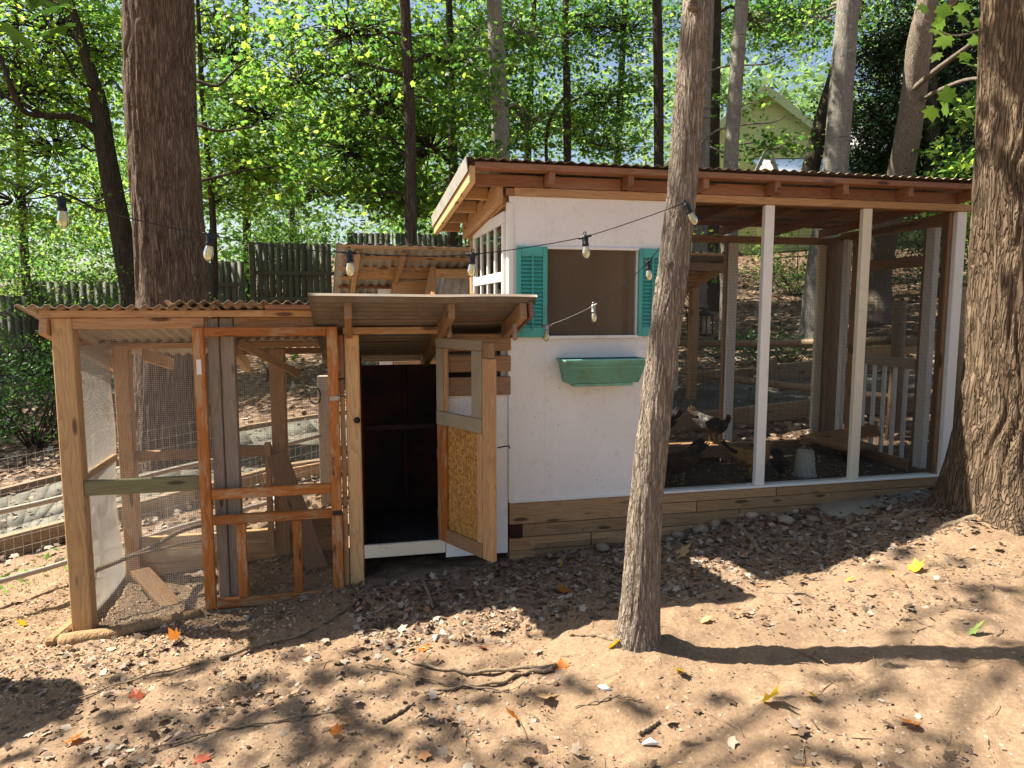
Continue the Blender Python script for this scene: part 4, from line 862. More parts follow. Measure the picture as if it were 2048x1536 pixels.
# --- big old tree at the right edge
ort = [Vector((3.02, 4.28, 0.10)), Vector((3.03, 4.29, 0.45)), Vector((3.05, 4.30, 0.9)), at(2026, 760, 4.3), at(2032, 600, 4.3), at(2040, 400, 4.3), at(2050, 200, 4.3), at(2060, 0, 4.3), at(2076, -400, 4.3), at(2100, -1200, 4.4), at(2120, -2200, 4.5)]
def flO(A, Z):
    lob = 0.55 + 0.45 * np.cos(3.0 * A - 2.6) + 0.35 * np.cos(7 * A + 1.0)
    left = 0.5 - 0.5 * np.cos(A)
    return 0.30 * np.exp(-Z / 0.22) * np.clip(lob * 0.5 + left * 0.7, 0.12, 2) + 0.11 * np.exp(-Z / 0.55) * (1 + 0.3 * np.cos(4 * A - 2.2)) * (0.6 + 0.7 * left) + 0.02 * np.exp(-Z / 1.2)
tree('huge old trunk at the right edge of the yard with flared base and roots', ort, [0.26, 0.255, 0.25, 0.245, 0.24, 0.235, 0.235, 0.235, 0.22, 0.18, 0.12], 'barkR', nr=200, nz=420, amp=0.022, fh=11, fv=0.75, flare=flO, seed=23,
     blobs=[((4.6, 4.4, 10.5), (2.0, 2.0, 1.0), 50), ((5.6, 2.6, 9.0), (1.6, 1.6, 0.8), 34)], leaf=0.16, rad_s=0.5, lump=0.05, limb_r=0.3)
# --- trunks behind
dk = dict(nr=26, nz=60, amp=0.008, fh=7, fv=0.9)
lean = ext([(262, 560, 12), (238, 440, 12), (215, 320, 12), (196, 200, 12), (182, 150, 12)], 1.2)
tree('dark leaning maple trunk with long bare side limb left of the tulip tree', lean, [0.2, 0.19, 0.17, 0.15, 0.13, 0.10, 0.05], 'barkD', **dk, cat='maple tree', name='maple_tree',
     limbs=[(spline(tp((213, 275, 12), (150, 235, 11.7), (90, 232, 11.5), (40, 215, 11.2), (0, 110, 11)), 16), 0.065, 0.03), (spline(tp((88, 232, 11.5), (40, 205, 11.3), (-30, 180, 11)), 8), 0.04, 0.02), (spline(tp((196, 180, 12), (160, 165, 11.6), (135, 120, 11.4), (110, 80, 11.2)), 10), 0.035, 0.012),
            (spline(tp((200, 185, 12), (225, 160, 11.8), (262, 215, 11.6)), 8), 0.022, 0.01)],
     leafmat='leaf_lite', leaf=0.085, shape='star', per=38, rad_s=0.5, flat=0.14,
     blobs=[bl(110, 60, 11.5, 1.5, 0.8, 62), bl(40, 190, 11.2, 1.2, 0.7, 46), bl(200, 120, 12.6, 1.2, 0.9, 46), bl(110, 300, 11.8, 1.2, 0.6, 44), bl(30, 400, 11.0, 1.1, 0.5, 30), bl(210, 400, 13, 1.0, 0.7, 30), bl(-120, 60, 11, 1.6, 1.2, 40), bl(90, -260, 11.5, 2.2, 1.2, 60)])
tree('young maple with pale yellow green layers right of the tulip tree', ext([(430, 620, 11.5), (425, 420, 11.5), (405, 200, 11.5), (398, 60, 11.5)], 2.0), [0.07, 0.06, 0.05, 0.04, 0.035, 0.02], 'barkD', **dk, cat='maple tree', name='maple_tree',
     limbs=[(spline(tp((395, 250, 9.6), (440, 262, 9.6), (500, 255, 9.6), (540, 262, 9.6)), 10), 0.022, 0.008), (spline(tp((400, 362, 9.6), (470, 345, 9.5), (560, 330, 9.6)), 10), 0.022, 0.008), (spline(tp((390, 160, 9.4), (435, 172, 9.4), (470, 140, 9.4), (500, 122, 9.4)), 10), 0.025, 0.008)],
     leafmat='leaf_lite', leaf=0.078, shape='star', per=42, rad_s=0.45, flat=0.14,
     blobs=[bl(455, 110, 11, 0.85, 0.6, 42), bl(520, 230, 10.6, 0.9, 0.5, 44), bl(470, 330, 10.4, 0.8, 0.4, 36), bl(560, 340, 10.8, 0.7, 0.35, 26), bl(430, 30, 11.4, 0.7, 0.4, 20), bl(450, 400, 11.5, 0.7, 0.3, 22)])
tree('slim straight grey brown trunk between the tulip tree and the white coop', ext([(822, 560, 9.2), (822, 400, 9.2), (818, 200, 9.2), (809, 0, 9.2)], 4.5), [0.085, 0.082, 0.078, 0.072, 0.065, 0.04], 'barkD', **dk, cat='maple tree', name='maple_tree',
     leafmat='leaf_mid', leaf=0.092, shape='star', per=36, rad_s=0.42, flat=0.14,
     blobs=[bl(700, 60, 9.0, 1.1, 0.6, 30), bl(600, 160, 9.3, 0.75, 0.5, 26), bl(760, 200, 8.8, 0.9, 0.55, 28), bl(690, 300, 9.0, 0.75, 0.45, 26), bl(860, 300, 9.4, 0.9, 0.5, 26), bl(900, 130, 9.6, 0.8, 0.5, 24), bl(790, 400, 9.0, 0.7, 0.3, 28), bl(640, 390, 9.6, 0.6, 0.3, 16), bl(860, 420, 9.8, 0.5, 0.25, 16), bl(800, -250, 9.0, 1.8, 1.0, 60)])
tree('dark trunk half hidden in leaves above the coop eave', ext([(905, 480, 13), (907, 350, 13), (903, 200, 13)], 3), [0.1, 0.095, 0.085, 0.07, 0.05], 'barkD', **dk, cat='maple tree', name='maple_tree',
     limbs=[(spline(tp((905, 330, 13), (860, 290, 12.7), (800, 250, 12.4), (770, 230, 12.2), (762, 210, 12.1)), 10), 0.05, 0.02), (spline(tp((860, 400, 13), (835, 350, 12.8), (770, 260, 12.7), (755, 205, 12.6)), 10), 0.055, 0.02)],
     leafmat='leaf_mid', leaf=0.10, shape='star', per=34, rad_s=0.5, blobs=[bl(960, 60, 13, 1.3, 0.7, 28), bl(900, 230, 13.4, 1.2, 0.6, 26), bl(760, 120, 14, 1.4, 0.8, 26), bl(620, 240, 14, 1.0, 0.6, 18), bl(850, 380, 14, 1.0, 0.4, 20)])
tree('ringed poplar trunk behind the left end of the high roof', ext([(1003, 470, 11.5), (1003, 325, 11.5), (998, 200, 11.5), (992, 80, 11.5), (988, 0, 11.5)], 5), [0.155, 0.145, 0.14, 0.132, 0.125, 0.12, 0.08], 'barkG', **dk, cat='poplar tree', name='poplar_tree',
     limbs=[(spline(tp((986, 105, 11.5), (950, 98, 11.2), (905, 118, 11.0), (855, 150, 10.8), (830, 160, 10.6)), 12), 0.035, 0.018), (spline(tp((1000, 160, 11.5), (960, 140, 11.7), (930, 95, 12), (975, 40, 12.2)), 10), 0.03, 0.02)],
     leafmat='leaf_fine', leaf=0.088, shape='star', per=34, blobs=[bl(1050, 70, 11.8, 0.9, 0.6, 36), bl(960, 180, 12.0, 0.7, 0.5, 24), bl(1060, 240, 12.2, 0.8, 0.5, 30), bl(1000, -300, 11.5, 2.0, 1.2, 60)])
tree('thin dark trunk in the foliage over the window side of the roof', ext([(1135, 420, 13.5), (1134, 200, 13.5), (1130, 60, 13.5), (1132, 0, 13.5)], 4), [0.085, 0.08, 0.07, 0.062, 0.06, 0.04], 'barkD', **dk, cat='tree',
     limbs=[(spline(tp((1100, 420, 13.5), (1092, 300, 13.4), (1100, 240, 13.2), (1128, 195, 13.3)), 10), 0.035, 0.025), (spline(tp((1128, 60, 13.5), (1105, 20, 13.4), (1095, -60, 13.2)), 8), 0.035, 0.02)],
     leafmat='leaf_fine', leaf=0.085, shape='star', per=36, blobs=[bl(1160, 60, 13.8, 1.2, 0.7, 44), bl(1210, 200, 14, 1.1, 0.6, 44), bl(1130, 260, 14.5, 1.0, 0.5, 30), bl(1240, 300, 15, 0.7, 0.35, 22), bl(1260, 60, 14, 1.0, 0.8, 32)])
tree('dark straight trunk just left of the slim tree above the roof', ext([(1318, 420, 12.5), (1317, 200, 12.5), (1314, 0, 12.5)], 5), [0.095, 0.09, 0.085, 0.08, 0.05], 'barkD', **dk)
tree('pale grey trunk partly hidden behind the slim tree', ext([(1402, 420, 13), (1408, 200, 13), (1414, 50, 13)], 5), [0.145, 0.135, 0.12, 0.11, 0.07], 'barkG', **dk,
     leafmat='leaf_fine', leaf=0.085, shape='star', per=32, blobs=[bl(1480, 210, 12.6, 0.35, 0.3, 7), bl(1535, 295, 12.5, 0.5, 0.22, 14), bl(1600, 50, 14.5, 1.0, 0.5, 30), bl(1500, 40, 14.5, 0.9, 0.5, 28)])
tree('dark brown trunk right behind the slim tree and the pale trunk', ext([(1426, 420, 14.5), (1427, 200, 14.5), (1430, 0, 14.5)], 5), [0.14, 0.135, 0.125, 0.12, 0.08], 'barkD', **dk,
     leafmat='leaf_fine', leaf=0.085, shape='star', per=32, blobs=[bl(1560, 70, 16, 1.1, 0.6, 34), bl(1400, 60, 17, 1.2, 0.8, 36)])
tree('mottled grey trunk in front of the green gable', ext([(1460, 430, 11), (1463, 300, 11), (1476, 100, 11), (1484, 0, 11)], 4), [0.125, 0.118, 0.11, 0.1, 0.095, 0.06], 'barkG', **dk,
     limbs=[(spline(tp((1392, 300, 12.4), (1430, 262, 12.0), (1500, 248, 11.8), (1545, 245, 11.6), (1572, 232, 11.4)), 12), 0.022, 0.008), (spline(tp((1400, 150, 12.4), (1450, 133, 12.0), (1530, 128, 11.8), (1570, 112, 11.6)), 12), 0.02, 0.008)])
b_ = ground_pt = (4.77, 11.14)
tree('thick pale grey trunk right of the gable, seen down to its base through the screens', [Vector((4.78, 11.14, gb(*b_) - 0.1))] + tp((1637, 560, 11.14), (1658, 420, 11.14), (1672, 320, 11.14), (1685, 150, 11.14), (1697, 0, 11.14), (1720, -300, 11.14), (1740, -700, 11.2)), [0.24, 0.20, 0.19, 0.185, 0.17, 0.155, 0.13, 0.1], 'barkG', **dk,
     flare=lambda A, Z: 0.12 * np.exp(-Z / 0.2) * (1 + 0.4 * np.cos(4 * A)), cat='poplar tree', name='poplar_tree', limbs=[(spline(tp((1697, 60, 11.14), (1712, 20, 11.3), (1722, -60, 11.5)), 6), 0.08, 0.06)],
     leafmat='leaf_fine', leaf=0.088, shape='star', per=34, blobs=[bl(1640, 40, 11.8, 0.8, 0.5, 18), bl(1660, -300, 11.5, 2.0, 1.0, 50)])
tree('leaning dark trunk crossing behind the thick pale trunk', tp((1600, 430, 15), (1620, 345, 15), (1650, 220, 15), (1700, 60, 15), (1730, -60, 15)), [0.19, 0.18, 0.155, 0.14, 0.12], 'barkD', **dk)
tree('crooked brown trunk with two side branches by the big right tree', [Vector((6.2, 12.3, gb(6.2, 12.3) - 0.1))] + tp((1752, 560, 12.3), (1780, 420, 11.6), (1803, 340, 11.2), (1826, 200, 10.9), (1840, 80, 10.7), (1860, -40, 10.6), (1870, -300, 10.6)), [0.36, 0.22, 0.2, 0.19, 0.175, 0.16, 0.13, 0.1], 'barkF', nr=40, nz=90, amp=0.010, fh=8, fv=1.0, seed=5,
     flare=lambda A, Z: 0.16 * np.exp(-Z / 0.3) * (1 + 0.4 * np.cos(5 * A)),
     limbs=[(spline(tp((1850, 75, 10.75), (1872, 45, 10.6), (1900, 10, 10.4), (1930, -40, 10.2)), 8), 0.075, 0.055), (spline(tp((1815, 190, 10.9), (1860, 150, 10.4), (1910, 112, 9.8), (1965, 72, 9.2)), 10), 0.05, 0.024), (spline(tp((1830, 205, 10.9), (1880, 180, 10.3), (1930, 160, 9.7), (1975, 156, 9.2)), 10), 0.035, 0.02)])
# --- dark evergreen
EVB = 0.6
ev = [bl(1840, 60, 14.0, 1.4, 0.9, 110), bl(1800, 200, 14.0, 1.4, 0.9, 120), bl(1890, 260, 13.6, 1.3, 0.9, 110), bl(1780, 320, 13.8, 0.9, 0.5, 70), bl(1880, 350, 13.4, 1.2, 0.6, 90), bl(1930, 120, 14.0, 1.1, 1.2, 90), bl(1880, -120, 14, 1.2, 1.2, 70), bl(1750, 250, 13.4, 0.55, 0.6, 50), bl(1735, 330, 13.4, 0.4, 0.3, 30), bl(1760, 110, 13.8, 0.5, 0.5, 36), bl(1950, 430, 13.4, 1.2, 0.8, 70)]
tree('dense dark evergreen filling the gap by the big right tree', ext([(1870, 420, 14.2), (1860, 200, 14.2), (1865, 0, 14.2)], 4), [0.16, 0.15, 0.13, 0.1, 0.04], 'barkD', **dk, cat='evergreen', name='evergreen_tree', blobs=ev, leafmat='leaf_dark', leaf=0.085, shape='oval', per=34, rad_s=0.34, flat=0.5, spread=0.8)
# --- near branches whose leaves hang into the picture
def bough(label, pts, r0, r1, C_, nrm, sz, shape, mat, group=None, bark_='barkF'):
    t = thing('hanging_branch', label, 'branch', pts[0], group); put('stem', tube_geo(spline(pts, 16), np.linspace(r0, r1, 16), 6), M[bark_], t, True)
    for c, n_, s_ in zip(C_, nrm, sz):
        g = leaves_geo(np.array([c]), np.array([n_]), rng.uniform(0, 6.28, 1), np.array([s_]), shape); put('leaf', g, M[mat], t)
    return t
lc = [at(px, py, Y) for px, py, Y in ((1862, 58, 5.0), (1848, 26, 5.1), (1890, 45, 4.9), (1916, 30, 4.8), (1935, 62, 4.7), (1905, 75, 4.8), (1880, 105, 4.9), (1925, 105, 4.7), (1950, 90, 4.6), (1948, 40, 4.6), (1895, 205, 4.9), (1860, 212, 5.0), (1912, 235, 4.8), (1935, 215, 4.7), (1955, 232, 4.6), (1950, 262, 4.6), (1885, 225, 4.9), (1940, 130, 4.7), (1872, 18, 5.0), (1925, 5, 4.8))]
ln = [(rng.normal(0, .5), -0.7 + rng.normal(0, .3), 0.5 + rng.normal(0, .3)) for _ in lc]
bough('leafy twigs with large bright maple leaves beside the big right trunk', tp((2020, 20, 4.3), (1960, 60, 4.6), (1900, 70, 4.9), (1850, 40, 5.1)), 0.012, 0.003, [tuple(c) for c in lc], ln, rng.uniform(0.08, 0.13, len(lc)), 'maple', 'leaf_lite', None, 'barkD')
lc = [at(px, py, Y) for px, py, Y in ((30, -10, 1.35), (90, 20, 1.3), (150, 50, 1.3), (5, 45, 1.4), (60, -30, 1.2), (130, 5, 1.35))]
ln = [(rng.normal(0, .4), -0.5 + rng.normal(0, .2), 0.8) for _ in lc]
bough('blurred green leaf sprig hanging in the top left corner', tp((-60, -60, 1.4), (20, -20, 1.35), (100, 0, 1.3), (150, 30, 1.3)), 0.004, 0.0015, [tuple(c) for c in lc], ln, rng.uniform(0.075, 0.105, len(lc)), 'maple', 'leaf_near', None, 'barkD')

# --- off-frame trees up-sun whose boughs dapple the yard
def shade(x, y, z, h):
    """point h metres above ground point (x, y, z) towards the sun"""
    k = h / SUN.z; return (x + SUN.x * k, y + SUN.y * k, z + h)
def dap(x, y, h, r, k): c = shade(x, y, gb(x, y), h); return (c, (r, r, 0.35), k)
tree('tall trunk standing left of the yard out of the view', [Vector((-6.6, 3.2, -0.7)), Vector((-6.5, 3.3, 3)), Vector((-6.6, 3.4, 7)), Vector((-6.4, 3.5, 11))], [0.22, 0.2, 0.17, 0.08], 'barkF', nr=40, nz=60, amp=0.01, fh=8,
     leafmat='leaf_mid', leaf=0.15, shape='star', per=14, rad_s=0.40,
     blobs=[dap(-0.7, 2.55, 7.0, 0.75, 6), dap(-1.6, 2.6, 7.0, 0.6, 4), dap(0.3, 2.2, 7.3, 0.6, 3), dap(2.25, 3.25, 8.2, 0.25, 2), dap(2.2, 2.8, 8.4, 0.35, 3), dap(-1.2, 3.1, 6.8, 0.35, 3), dap(1.2, 2.15, 7.4, 0.5, 3), dap(-0.1, 2.25, 7.4, 0.4, 2)])
# --- canopy over the back yard so the hillside lies in broken shade
cb = []
for (x, y, r, k) in ((-7.0, 9.6, 1.3, 26), (-5.6, 8.6, 1.0, 16), (-8.8, 11.8, 1.5, 28), (-6.5, 11, 2.2, 40), (-2.5, 12.5, 2.4, 44), (1.0, 13, 2.6, 50), (4.5, 14, 2.6, 50), (8, 15, 2.6, 50), (-9, 14, 2.4, 44), (3.0, 10.6, 1.6, 26), (6.5, 11.0, 1.6, 30), (11, 13, 2.5, 40), (0, 17, 3, 50), (5, 19, 3, 50), (-6, 17, 3, 50), (5.4, 7.0, 1.2, 16), (3.4, 8.6, 1.2, 14)):
    c = shade(x, y, gb(x, y), 9.0 + random.uniform(0, 2)); cb.append((c, (r, r, 0.8), k))
tree('spreading shade tree whose high crown closes over the back yard', [Vector((-12, 13.5, -0.5)), Vector((-11.8, 13.6, 4)), Vector((-11.5, 13.8, 9)), Vector((-10.5, 14, 12))], [0.3, 0.26, 0.2, 0.1], 'barkD', **dk, leafmat='leaf_mid', leaf=0.26, shape='star', per=13, rad_s=0.62, blobs=cb, twigs=0)

# --- woods further back
def woods():
    bs = []
    for k in range(210):
        Y = random.uniform(19, 34); px = random.uniform(-350, 2300); x = (px - 1024) / F * Y; z0 = gb(x, Y)
        top = 13.0 if not (640 < px < 900) else 9.0
        z = z0 + random.uniform(0.3, top); r = random.uniform(1.2, 2.4)
        if 1120 < px < 1820 and (z - CZ - 1.1 * r) / Y < 0.335: continue
        if 560 < px < 760 and 330 < 613 - (z - CZ) / Y * F < 470: continue
        bs.append(((x, Y, z), (r, r, r * 0.6), 20))
    (v, f, c), _ = sprays(bs, 34, 0.17, 'oval', 0.25, 0.7, rad=0.75)
    o = put('woods', (v, f, c), M['leaf_fine'], None); tag(o, 'mass of green foliage of the woods behind the fence', 'woods', kind='stuff')
    bs = []
    for k in range(150):
        Y = random.uniform(45, 75); px = random.uniform(-500, 2500); x = (px - 1024) / F * Y
        bs.append(((x, Y, gb(x, Y) + random.uniform(0, 13)), (4, 4, 2.6), 16))
    (v, f, c), _ = sprays(bs, 18, 0.65, 'oval', 0.4, 0.6, rad=2.0)
    o = put('woods', (v, f, c), M['leaf_far'], None); tag(o, 'pale distant treeline seen through gaps in the nearer leaves', 'woods', kind='stuff')
woods()
for k, (px, Y, r_, lab) in enumerate(((60, 22, 0.13, 'thin trunk in the woods at the far left'), (500, 20, 0.12, 'thin trunk in the woods between tulip tree and coop'), (590, 23, 0.1, 'second thin woods trunk left of the coop'), (1050, 21, 0.12, 'faint woods trunk beside the ringed poplar'), (1225, 20, 0.11, 'faint woods trunk left of the green house'))):
    x = (px - 1024) / F * Y; z0 = gb(x, Y)
    tree(lab, [Vector((x, Y, z0 - 0.2)), Vector((x + 0.1, Y, z0 + 5)), Vector((x + 0.4, Y, z0 + 12))], [r_, r_ * 0.85, r_ * 0.5], 'barkD', nr=12, nz=20, amp=0.0)
# --- shrubs
def shrub(label, x, y, r, h, n_, mat='leaf_shrub', leaf=0.07, cat='shrub', shape='oval', name='shrub'):
    z0 = gb(x, y); t = thing(name, label, cat, (x, y, z0))
    (v, f, c), cents = sprays([((x, y, z0 + h * 0.55), (r, r, h * 0.5), n_)], 26, leaf, shape, 0.5, 0.8, rad=0.22); put('foliage', (v, f, c), M[mat], t)
    g = [tube_geo(limb_pts((x, y, z0 - 0.05), c_, 6, 0.05, 0.2), np.linspace(0.012, 0.003, 6), 4, False) for c_ in cents[::4]]
    put('stems', merge(g), M['barkD'], t, True, 'stuff')
shrub('dark azalea bush left of the low run', -6.1, 8.9, 0.85, 1.25, 90)
shrub('leggy dark shrub beside the azalea at the left edge', -7.6, 9.6, 0.8, 1.0, 50)
shrub('tall tangled thicket in front of the left fence', -8.2, 12.6, 1.3, 3.2, 130, 'leaf_fine')
shrub('vine tangle over the fence left of the tulip tree', -6.3, 12.4, 0.9, 2.6, 70, 'leaf_fine')
shrub('low pale sprig of leaves behind the low roof', -4.75, 10.3, 0.35, 1.9, 16, 'leaf_lite')
shrub('dark rounded bush right of the tulip tree', -5.6, 18.2, 1.3, 4.2, 120, 'leaf_mid', 0.11)
shrub('small bright sapling on the slope behind the screen door', -4.05, 11.6, 0.35, 1.0, 9, 'leaf_lite', 0.10, 'sapling', 'maple', 'sapling')
shrub('sunlit sapling seen high through the white framed screens', 3.05, 12.0, 0.3, 2.2, 6, 'leaf_lite', 0.10, 'sapling', 'maple', 'sapling')
shrub('laurel bush in the gap between the screened run and the big right trunk', 6.9, 10.6, 0.9, 3.4, 110, 'leaf_mid', 0.12)
shrub('bright undergrowth high on the slope seen through the screens', 6.2, 15.8, 1.5, 1.6, 70, 'leaf_fine', 0.09)
shrub('dark low evergreen ground cover at the foot of the slope', 3.8, 9.9, 1.3, 0.35, 70, 'leaf_shrub', 0.06, 'ground cover')
shrub('dark undergrowth at the right of the slope', 8.6, 14.5, 1.6, 1.8, 90, 'leaf_shrub', 0.09)
# ============================================================ FENCES
ID = Matrix.Identity(4)
def picket_mesh(wd, h, th, mat):
    key = ('pk', round(wd, 3), round(h, 2), mat.name)
    if key in _bc: return _bc[key]
    c = wd * 0.16; pr = [(-wd / 2, 0), (wd / 2, 0), (wd / 2, h - c), (wd / 2 - c, h), (-wd / 2 + c, h), (-wd / 2, h - c)]
    v = [(z, x, -th / 2) for x, z in pr] + [(z, x, th / 2) for x, z in pr]; n = 6
    fl = list(range(n))[::-1] + [n + i for i in range(n)]; cn = [n, n]
    for i in range(n): fl += [i, (i + 1) % n, n + (i + 1) % n, n + i]; cn.append(4)
    _bc[key] = mesh_np('picket', np.array(v), fl, np.array(cn), mat); return _bc[key]
def fence(label, x0, y0, x1, y1, top, h, wd=0.14, gap=0.002, rails=(0.35, 1.0, 1.6), slope=0.0):
    t = thing('wooden_fence', label, 'fence', (x0, y0, gb(x0, y0))); L = math.hypot(x1 - x0, y1 - y0); ang = math.atan2(y1 - y0, x1 - x0)
    k = int(L / (wd + gap)); D_ = Vector((math.cos(ang), math.sin(ang), 0)); Nn = Vector((-math.sin(ang), math.cos(ang), 0))
    for i in range(k):
        if random.random() < 0.012: continue
        p = Vector((x0, y0, 0)) + D_ * (i + 0.5) * (wd + gap); tp_ = top + slope * i / k + random.uniform(-0.02, 0.02)
        hh_ = round(h * 2) / 2 if False else h
        M_ = Matrix.Translation((p.x, p.y, tp_ - hh_)) @ Matrix.Rotation(ang, 4, 'Z') @ Matrix.Rotation(R(-90), 4, 'Y') @ Matrix.Rotation(R(90), 4, 'X') if False else None
        X = Vector((0, 0, 1)) + D_ * random.gauss(0, 0.003); X.normalize(); Y = D_; Z = X.cross(Y); Mx = Matrix((X, Y, Z)).transposed().to_4x4(); Mx.translation = (p.x, p.y, tp_ - hh_)
        link('picket', picket_mesh(wd, hh_, 0.02, M['fence']), None, t, Mx)
    for r_ in rails:
        if r_ > h - 0.1: continue
        a = Vector((x0, y0, top - h + r_)) - Nn * 0.035; b = Vector((x1, y1, top - h + r_ + slope)) - Nn * 0.035
        beam('rail', a, b, 0.09, 0.04, (0, 0, 1), M['fence'], t)
    for i in range(int(L / 2.4) + 1):
        p = Vector((x0, y0, 0)) + D_ * min(i * 2.4 + 0.05, L - 0.05) - Nn * 0.10
        beam('post', (p.x, p.y, top - h - 0.2), (p.x, p.y, top + slope * i * 2.4 / L - 0.02), 0.09, 0.085, D_, M['fence'], t)
def X_(px, Y): return (px - 1024) / F * Y * 0.994
fence('dark privacy fence panel at the far left, lower than its neighbour', X_(-330, 13.4), 13.4, X_(60, 13.8), 13.8, 1.83, 1.95)
fence('dark privacy fence panel overgrown by vines left of the tulip tree', X_(62, 14.2), 14.2, X_(300, 14.8), 14.8, 2.12, 2.1)
fence('greenish fence panel right of the tulip tree, stepped below the tall one', X_(330, 16), 16, X_(498, 16.4), 16.4, 2.62, 2.1)
fence('tall grey green fence panel left of the rear shed', X_(502, 16.6), 16.6, X_(670, 17.2), 17.2, 3.10, 2.3)
fence('highest dark fence panel behind the rear shed roof', X_(698, 19.5), 19.5, X_(1180, 20.5), 20.5, 3.60, 2.1)
# lattice low at the left
t = thing('lattice_panel', 'low wooden lattice behind the azalea at the left edge', 'lattice', (-7.6, 10.6, gb(-7.6, 10.6)))
for k in range(13):
    for sgn in (-1, 1):
        x = -8.4 + 0.16 * k; beam('slat', (x, 10.6 + 0.01 * sgn, -0.02 + gb(x, 10.6)), (x + 0.45 * sgn, 10.6 + 0.01 * sgn, 0.45 + gb(x, 10.6)), 0.03, 0.008, (1, 0, 0), M['fence'], t, 0)
# welded wire garden fence with pipe rails
E0 = Vector((-4.3, 3.34, 0)); E1_ = Vector((-1.62, 6.10, 0)); ed_ = (E1_ - E0); EL = ed_.length; ed_.normalize()
t = thing('wire_fence', 'low welded wire garden fence with peeled rails running behind the low run', 'wire fence', (-3.0, 4.7, gb(-3, 4.7)))
def eg(s): p = E0 + ed_ * s; return Vector((p.x, p.y, gb(p.x, p.y)))
sl2 = (eg(EL).z - eg(0).z) / EL; ed3 = Vector((ed_.x, ed_.y, sl2))
wires('wire_mesh', eg(0) + Vector((0, 0, 0.03)), ed3, zz, EL, 0.92, 0.05, 0.0011, M['wire'], t, lambda a, b: 0.012 * np.sin(a * 3) * np.cos(b * 4), 8, 0.075)
for h_ in (0.62, 0.17): tube('rail', [eg(s) + Vector((0, 0, h_ + 0.012 * math.sin(s * 3))) for s in np.linspace(0, EL, 10)], 0.019, M['pipe'], t)
for s_ in (0.0, 2.05): tube('stake', [eg(s_) + Vector((0, 0, -0.1)), eg(s_) + Vector((0, 0, 1.0))], 0.016, M['pipe'], t)
box('post', ID, (E1_.x - 0.05, E1_.y - 0.05, eg(EL).z - 0.1), (E1_.x + 0.05, E1_.y + 0.05, eg(EL).z + 1.12), M['grey'], t)
tube('ring_latch', [E1_ + Vector((-0.07, -0.06, 0.86 + 0.07 * math.cos(a))) + Vector((0.05 * math.sin(a), 0, 0)) for a in np.linspace(0, 5.5, 12)], 0.007, M['iron'], t)
t = thing('fallen_board', 'dark board lying across the ground behind the screen door', 'board', (-1.6, 7.2, 0))
beam('board', (-2.3, 6.45, gb(-2.3, 6.45) + 0.16), (-1.2, 6.65, gb(-1.2, 6.65) + 0.22), 0.10, 0.04, (0, 0, 1), M['warm'], t)
t = thing('white_cover', 'pale rounded plastic lid lying on the ground behind the run', 'lid', (-1.95, 6.2, gb(-1.95, 6.2)))
lathe('lid', [(0.17, 0), (0.17, 0.05), (0.13, 0.10), (0.05, 0.125), (0.0, 0.13)], Matrix.Translation((-1.98, 6.1, gb(-1.98, 6.1) + 0.02)), M['feeder'], t)
# split rail fence seen through the screens on the right
t = thing('rail_fence', 'round post and rail fence behind the screened run at the right', 'fence', (4.0, 6.6, gb(4, 6.6)))
PR = [(3.50, 6.45, 1.27), (4.16, 6.62, 1.33), (6.6, 6.9, 1.1), (1.9, 10.2, 0.95)]
for x, y, h_ in PR[:3]: tube('post', [(x, y, gb(x, y) - 0.2), (x + 0.01, y, gb(x, y) + h_ * 0.5), (x, y, gb(x, y) + h_)], [0.062, 0.058, 0.055], M['tie'], t, 14)
def rail(a, b, r_=0.04): tube('rail', spline([a, ((a[0] + b[0]) / 2, (a[1] + b[1]) / 2 - 0.03, (a[2] + b[2]) / 2 - 0.02), b], 8), r_, M['tie'], t, 10)
for h_ in (0.40, 0.93): rail((3.50, 6.5, gb(3.5, 6.5) + h_ - 0.05), (4.16, 6.66, gb(4.16, 6.6) + h_)); rail((4.16, 6.66, gb(4.16, 6.6) + h_ + 0.02), (6.6, 6.92, gb(6.6, 6.9) + h_)); rail((3.50, 6.5, gb(3.5, 6.5) + h_ - 0.02), (1.7, 9.6, gb(1.7, 9.6) + h_ * 0.55))
t = thing('timber_beam', 'pale horizontal timber behind the fence post at the right edge', 'timber', (5, 7.6, 1))
beam('beam', (3.6, 7.65, gb(3.6, 7.65) + 0.55), (7.2, 8.0, gb(7.2, 8) + 0.62), 0.14, 0.05, (0, 0, 1), M['pine_pale'], t)
# ============================================================ REAR SHED (behind the white coop)
SH_O = TV(-1.02, 2.40, 0); SF = frame(SH_O, YAW + R(3))
sU = (SF.to_3x3() @ Vector((1, 0, 0))); sV = SF.to_3x3() @ Vector((0, 1, 0))
def S(a, b, z): return SF @ Vector((a, b, z))
sh = thing('garden_shed', 'long rear shed with a sloping metal roof on lumber posts', 'shed', S(1.9, 0.7, gb(0.5, 7.3)))
def sbx(nm, a0, a1, b0, b1, z0, z1, m, par=None): return box(nm, SF, (a0, b0, z0), (a1, b1, z1), M[m], par or sh, 0.003)
ss = 0.30; sb = lambda b: 2.10 - ss * b
LX = 4.02
corrugated('roof_sheet', S(-0.05, -0.12, 2.175), sU, (sV - zz * ss).normalized(), LX + 0.1, 1.75, 0.09, 0.010, M['galv'], sh)
for b in (-0.08, 0.18, 0.46, 0.74, 1.02, 1.30, 1.50): beam('purlin', S(0, b, sb(b) + 0.03), S(LX, b, sb(b) + 0.03), 0.085, 0.03, sV, M['red'] if b > 0.9 else M['pine'], sh)
for a in (0.14, 0.55, 1.35, 2.1, 2.8, 3.4, LX - 0.05): beam('rafter', S(a, -0.04, sb(-0.04) - 0.03), S(a, 1.55, sb(1.55) - 0.03), 0.085, 0.04, (0, 0, 1), M['pine'], sh)
